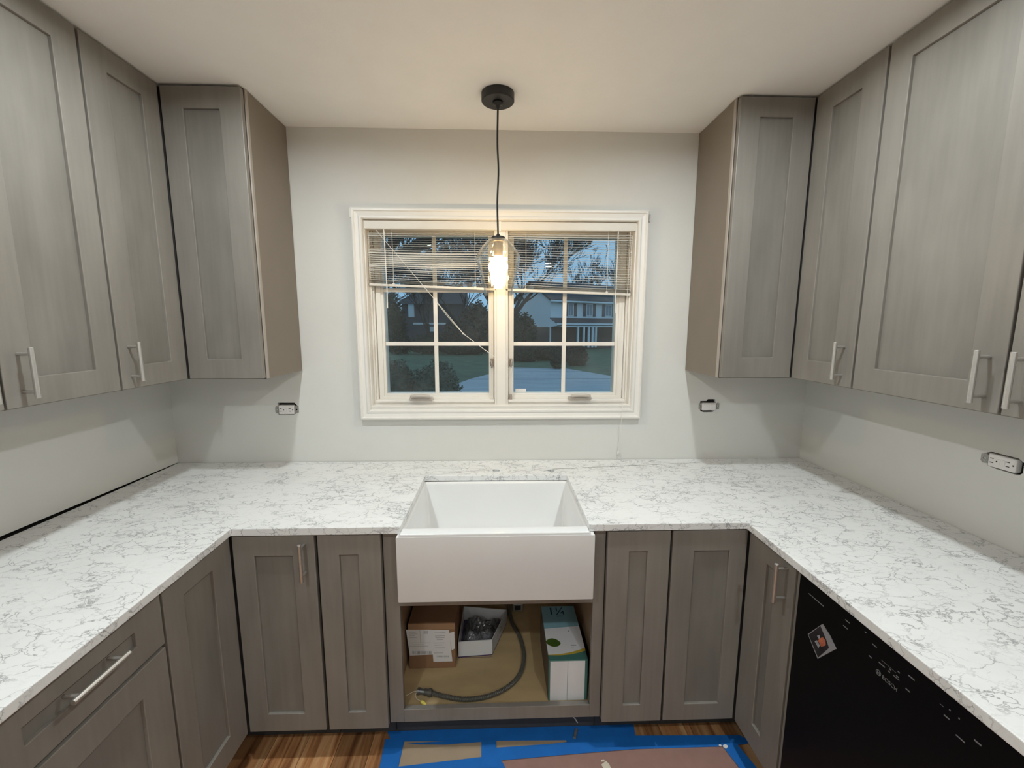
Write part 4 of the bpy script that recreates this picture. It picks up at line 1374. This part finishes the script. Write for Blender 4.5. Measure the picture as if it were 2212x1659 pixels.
shrub('leafy_hedge', 'tall leafy hedge just outside the left sash', [lob(790, 910, 772, 960, 8.6, .8), lob(885, 1003, 780, 960, 8.2, .8)], 'leaf_hedge', 9000, .09, 1)
shrub('evergreen', 'dark columnar evergreen at the left edge of the left sash', [lob(816, 874, 634, 770, 50), lob(812, 880, 690, 770, 50)], 'leaf_dark', 2500, .5, 2)
shrub('thicket', 'broad dark thicket behind the lawn in the left sash', [lob(955, 1015, 690, 770, 44), lob(1000, 1062, 650, 765, 44), lob(985, 1040, 668, 760, 43)], 'leaf_brown', 4200, .42, 3)
shrub('hedge', 'low dark hedge across the street in the left sash', [lob(832, 890, 728, 764, 40, .9), lob(885, 960, 724, 764, 40, .9), lob(940, 1060, 737, 768, 39.5, .9)], 'leaf_dark', 3000, .35, 4)
shrub('evergreen', 'rounded dark evergreens beside the gable of the white house', [lob(1100, 1132, 678, 770, 36), lob(1118, 1148, 676, 770, 37), lob(1132, 1156, 690, 770, 36)], 'leaf_dark', 3600, .3, 5)
shrub('hedge', 'dark low hedge under the gable of the white house', [lob(1100, 1165, 748, 785, 31.5, .8), lob(1150, 1200, 744, 781, 32.5, .8)], 'leaf_dark', 2600, .25, 6)
shrub('round_shrub', 'dark green ball shrub at the driveway edge', [lob(1189, 1218, 749, 798, 25.5, .5)], 'leaf_dark', 1800, .16, 7)
shrub('round_shrub', 'brownish rounded shrub right of the ball shrub', [lob(1221, 1268, 745, 796, 28, .8)], 'leaf_brown', 2400, .18, 8)


def bare_tree(nm, lb, base, height, r0, seed, levels=5, spread=.55, limbs=None, first=.28, minr=.008, nb=(2, 4), droop=0.0):
    r2 = random.Random(seed)
    t = thing(nm, lb, 'tree', base, 'bare trees outdoors')
    tk = MB(); br = MB()

    def grow(p_, d, L, r_, lv):
        n = 3
        pts_ = [p_]; q_ = p_.copy(); dd_ = d.copy()
        for _ in range(n):
            dd_ = (dd_ + Vector((r2.uniform(-.16, .16), r2.uniform(-.16, .16), r2.uniform(-.1, .14) - droop))).normalized()
            q_ = q_ + dd_ * (L / n); pts_.append(q_.copy())
        rs = [max(minr, r_ * (1 - .45 * k / n)) for k in range(n + 1)]
        (tk if lv >= levels - 1 else br).tube(pts_, r_, 6 if lv >= levels - 1 else 3, False, rs)
        if lv <= 0: return
        for k in range(r2.randint(*nb)):
            f = r2.uniform(.45, 1)
            i = min(n - 1, int(f * n)); b0 = pts_[i].lerp(pts_[i + 1], f * n - i)
            ax = Vector((r2.uniform(-1, 1), r2.uniform(-1, 1), r2.uniform(-.2, 1))).normalized()
            nd = (dd_ + ax * spread * r2.uniform(.7, 1.5)).normalized()
            grow(b0, nd, L * r2.uniform(.6, .82), rs[-1] * r2.uniform(.55, .8), lv - 1)
    if limbs:
        for pts_, ra, rb_ in limbs:
            pp = spline(pts_, 5)
            tk.tube(pp, ra, 10, True, [ra + (rb_ - ra) * k / (len(pp) - 1) for k in range(len(pp))])
            for k in range(3, len(pp), 2):
                for _ in range(2):
                    ax = Vector((r2.uniform(-1, 1), r2.uniform(-.6, .6), r2.uniform(-.3, 1))).normalized()
                    grow(pp[k], ax, .9, .028, 3)
    else:
        b0 = Vector(base); top = b0 + Vector((0, 0, height * first))
        tk.tube([b0, b0.lerp(top, .5), top], r0, 8, True, [r0 * 1.25, r0, r0 * .85])
        for k in range(r2.randint(4, 5)):
            ax = Vector((r2.uniform(-1, 1), r2.uniform(-1, 1), 1.1)).normalized()
            grow(top - Vector((0, 0, r2.uniform(0, .1) * height)), ax, height * .24, r0 * .62, levels)
    if tk.v: tk.build('trunk', 'bark', t)
    if br.v:
        o = br.build('branches', 'twig', t); o['kind'] = 'stuff'
    return t


g = lambda px_, Y: (at(px_, 700, Y).x, Y, GZ)
bare_tree('bare_tree', 'many-stemmed bare tree behind the thicket in the left sash', g(1000, 46), 16, .32, 21, 5, .6, first=.16, minr=.03)
bare_tree('bare_tree', 'slim bare tree beside the dark house in the left sash', g(925, 53), 15, .20, 22, 5, .6, first=.2, minr=.03)
bare_tree('bare_tree', 'spreading bare tree rising behind the pendant lamp', g(1092, 21), 11.5, .22, 23, 6, .62, first=.30, minr=.013, droop=.02)
bare_tree('bare_tree', 'bare tree behind the white house roof, nearer the pendant', g(1222, 72), 17, .28, 24, 5, .5, first=.32, minr=.030, nb=(2, 3))
bare_tree('bare_tree', 'bare tree behind the white house roof at the right jamb', g(1318, 92), 20, .3, 25, 5, .5, first=.35, minr=.035, nb=(2, 3))
bare_tree('bare_tree', 'distant bare tree filling the sky of the left sash', g(960, 70), 22, .35, 26, 5, .6, first=.25, minr=.04)
# big old tree close to the house, its limbs cross the top of the left sash
A = lambda px_, py_, Y=7.0: tuple(at(px_, py_, Y))
lim = [([(at(770, 900, 7).x, 7, GZ), A(778, 760), A(790, 640), A(806, 585)], .30, .24),
       ([A(800, 600), A(850, 566), A(890, 540), A(935, 505), A(985, 455)], .17, .10),
       ([A(804, 580), A(835, 545), A(862, 505), A(880, 440)], .12, .07),
       ([A(798, 610), A(830, 594), A(870, 588), A(905, 596)], .07, .03)]
bare_tree('old_tree', 'massive old tree close outside, its limbs crossing behind the blind', (at(770, 900, 7).x, 7, GZ), 8, .3, 31, 5, .6, limbs=lim, minr=.006)
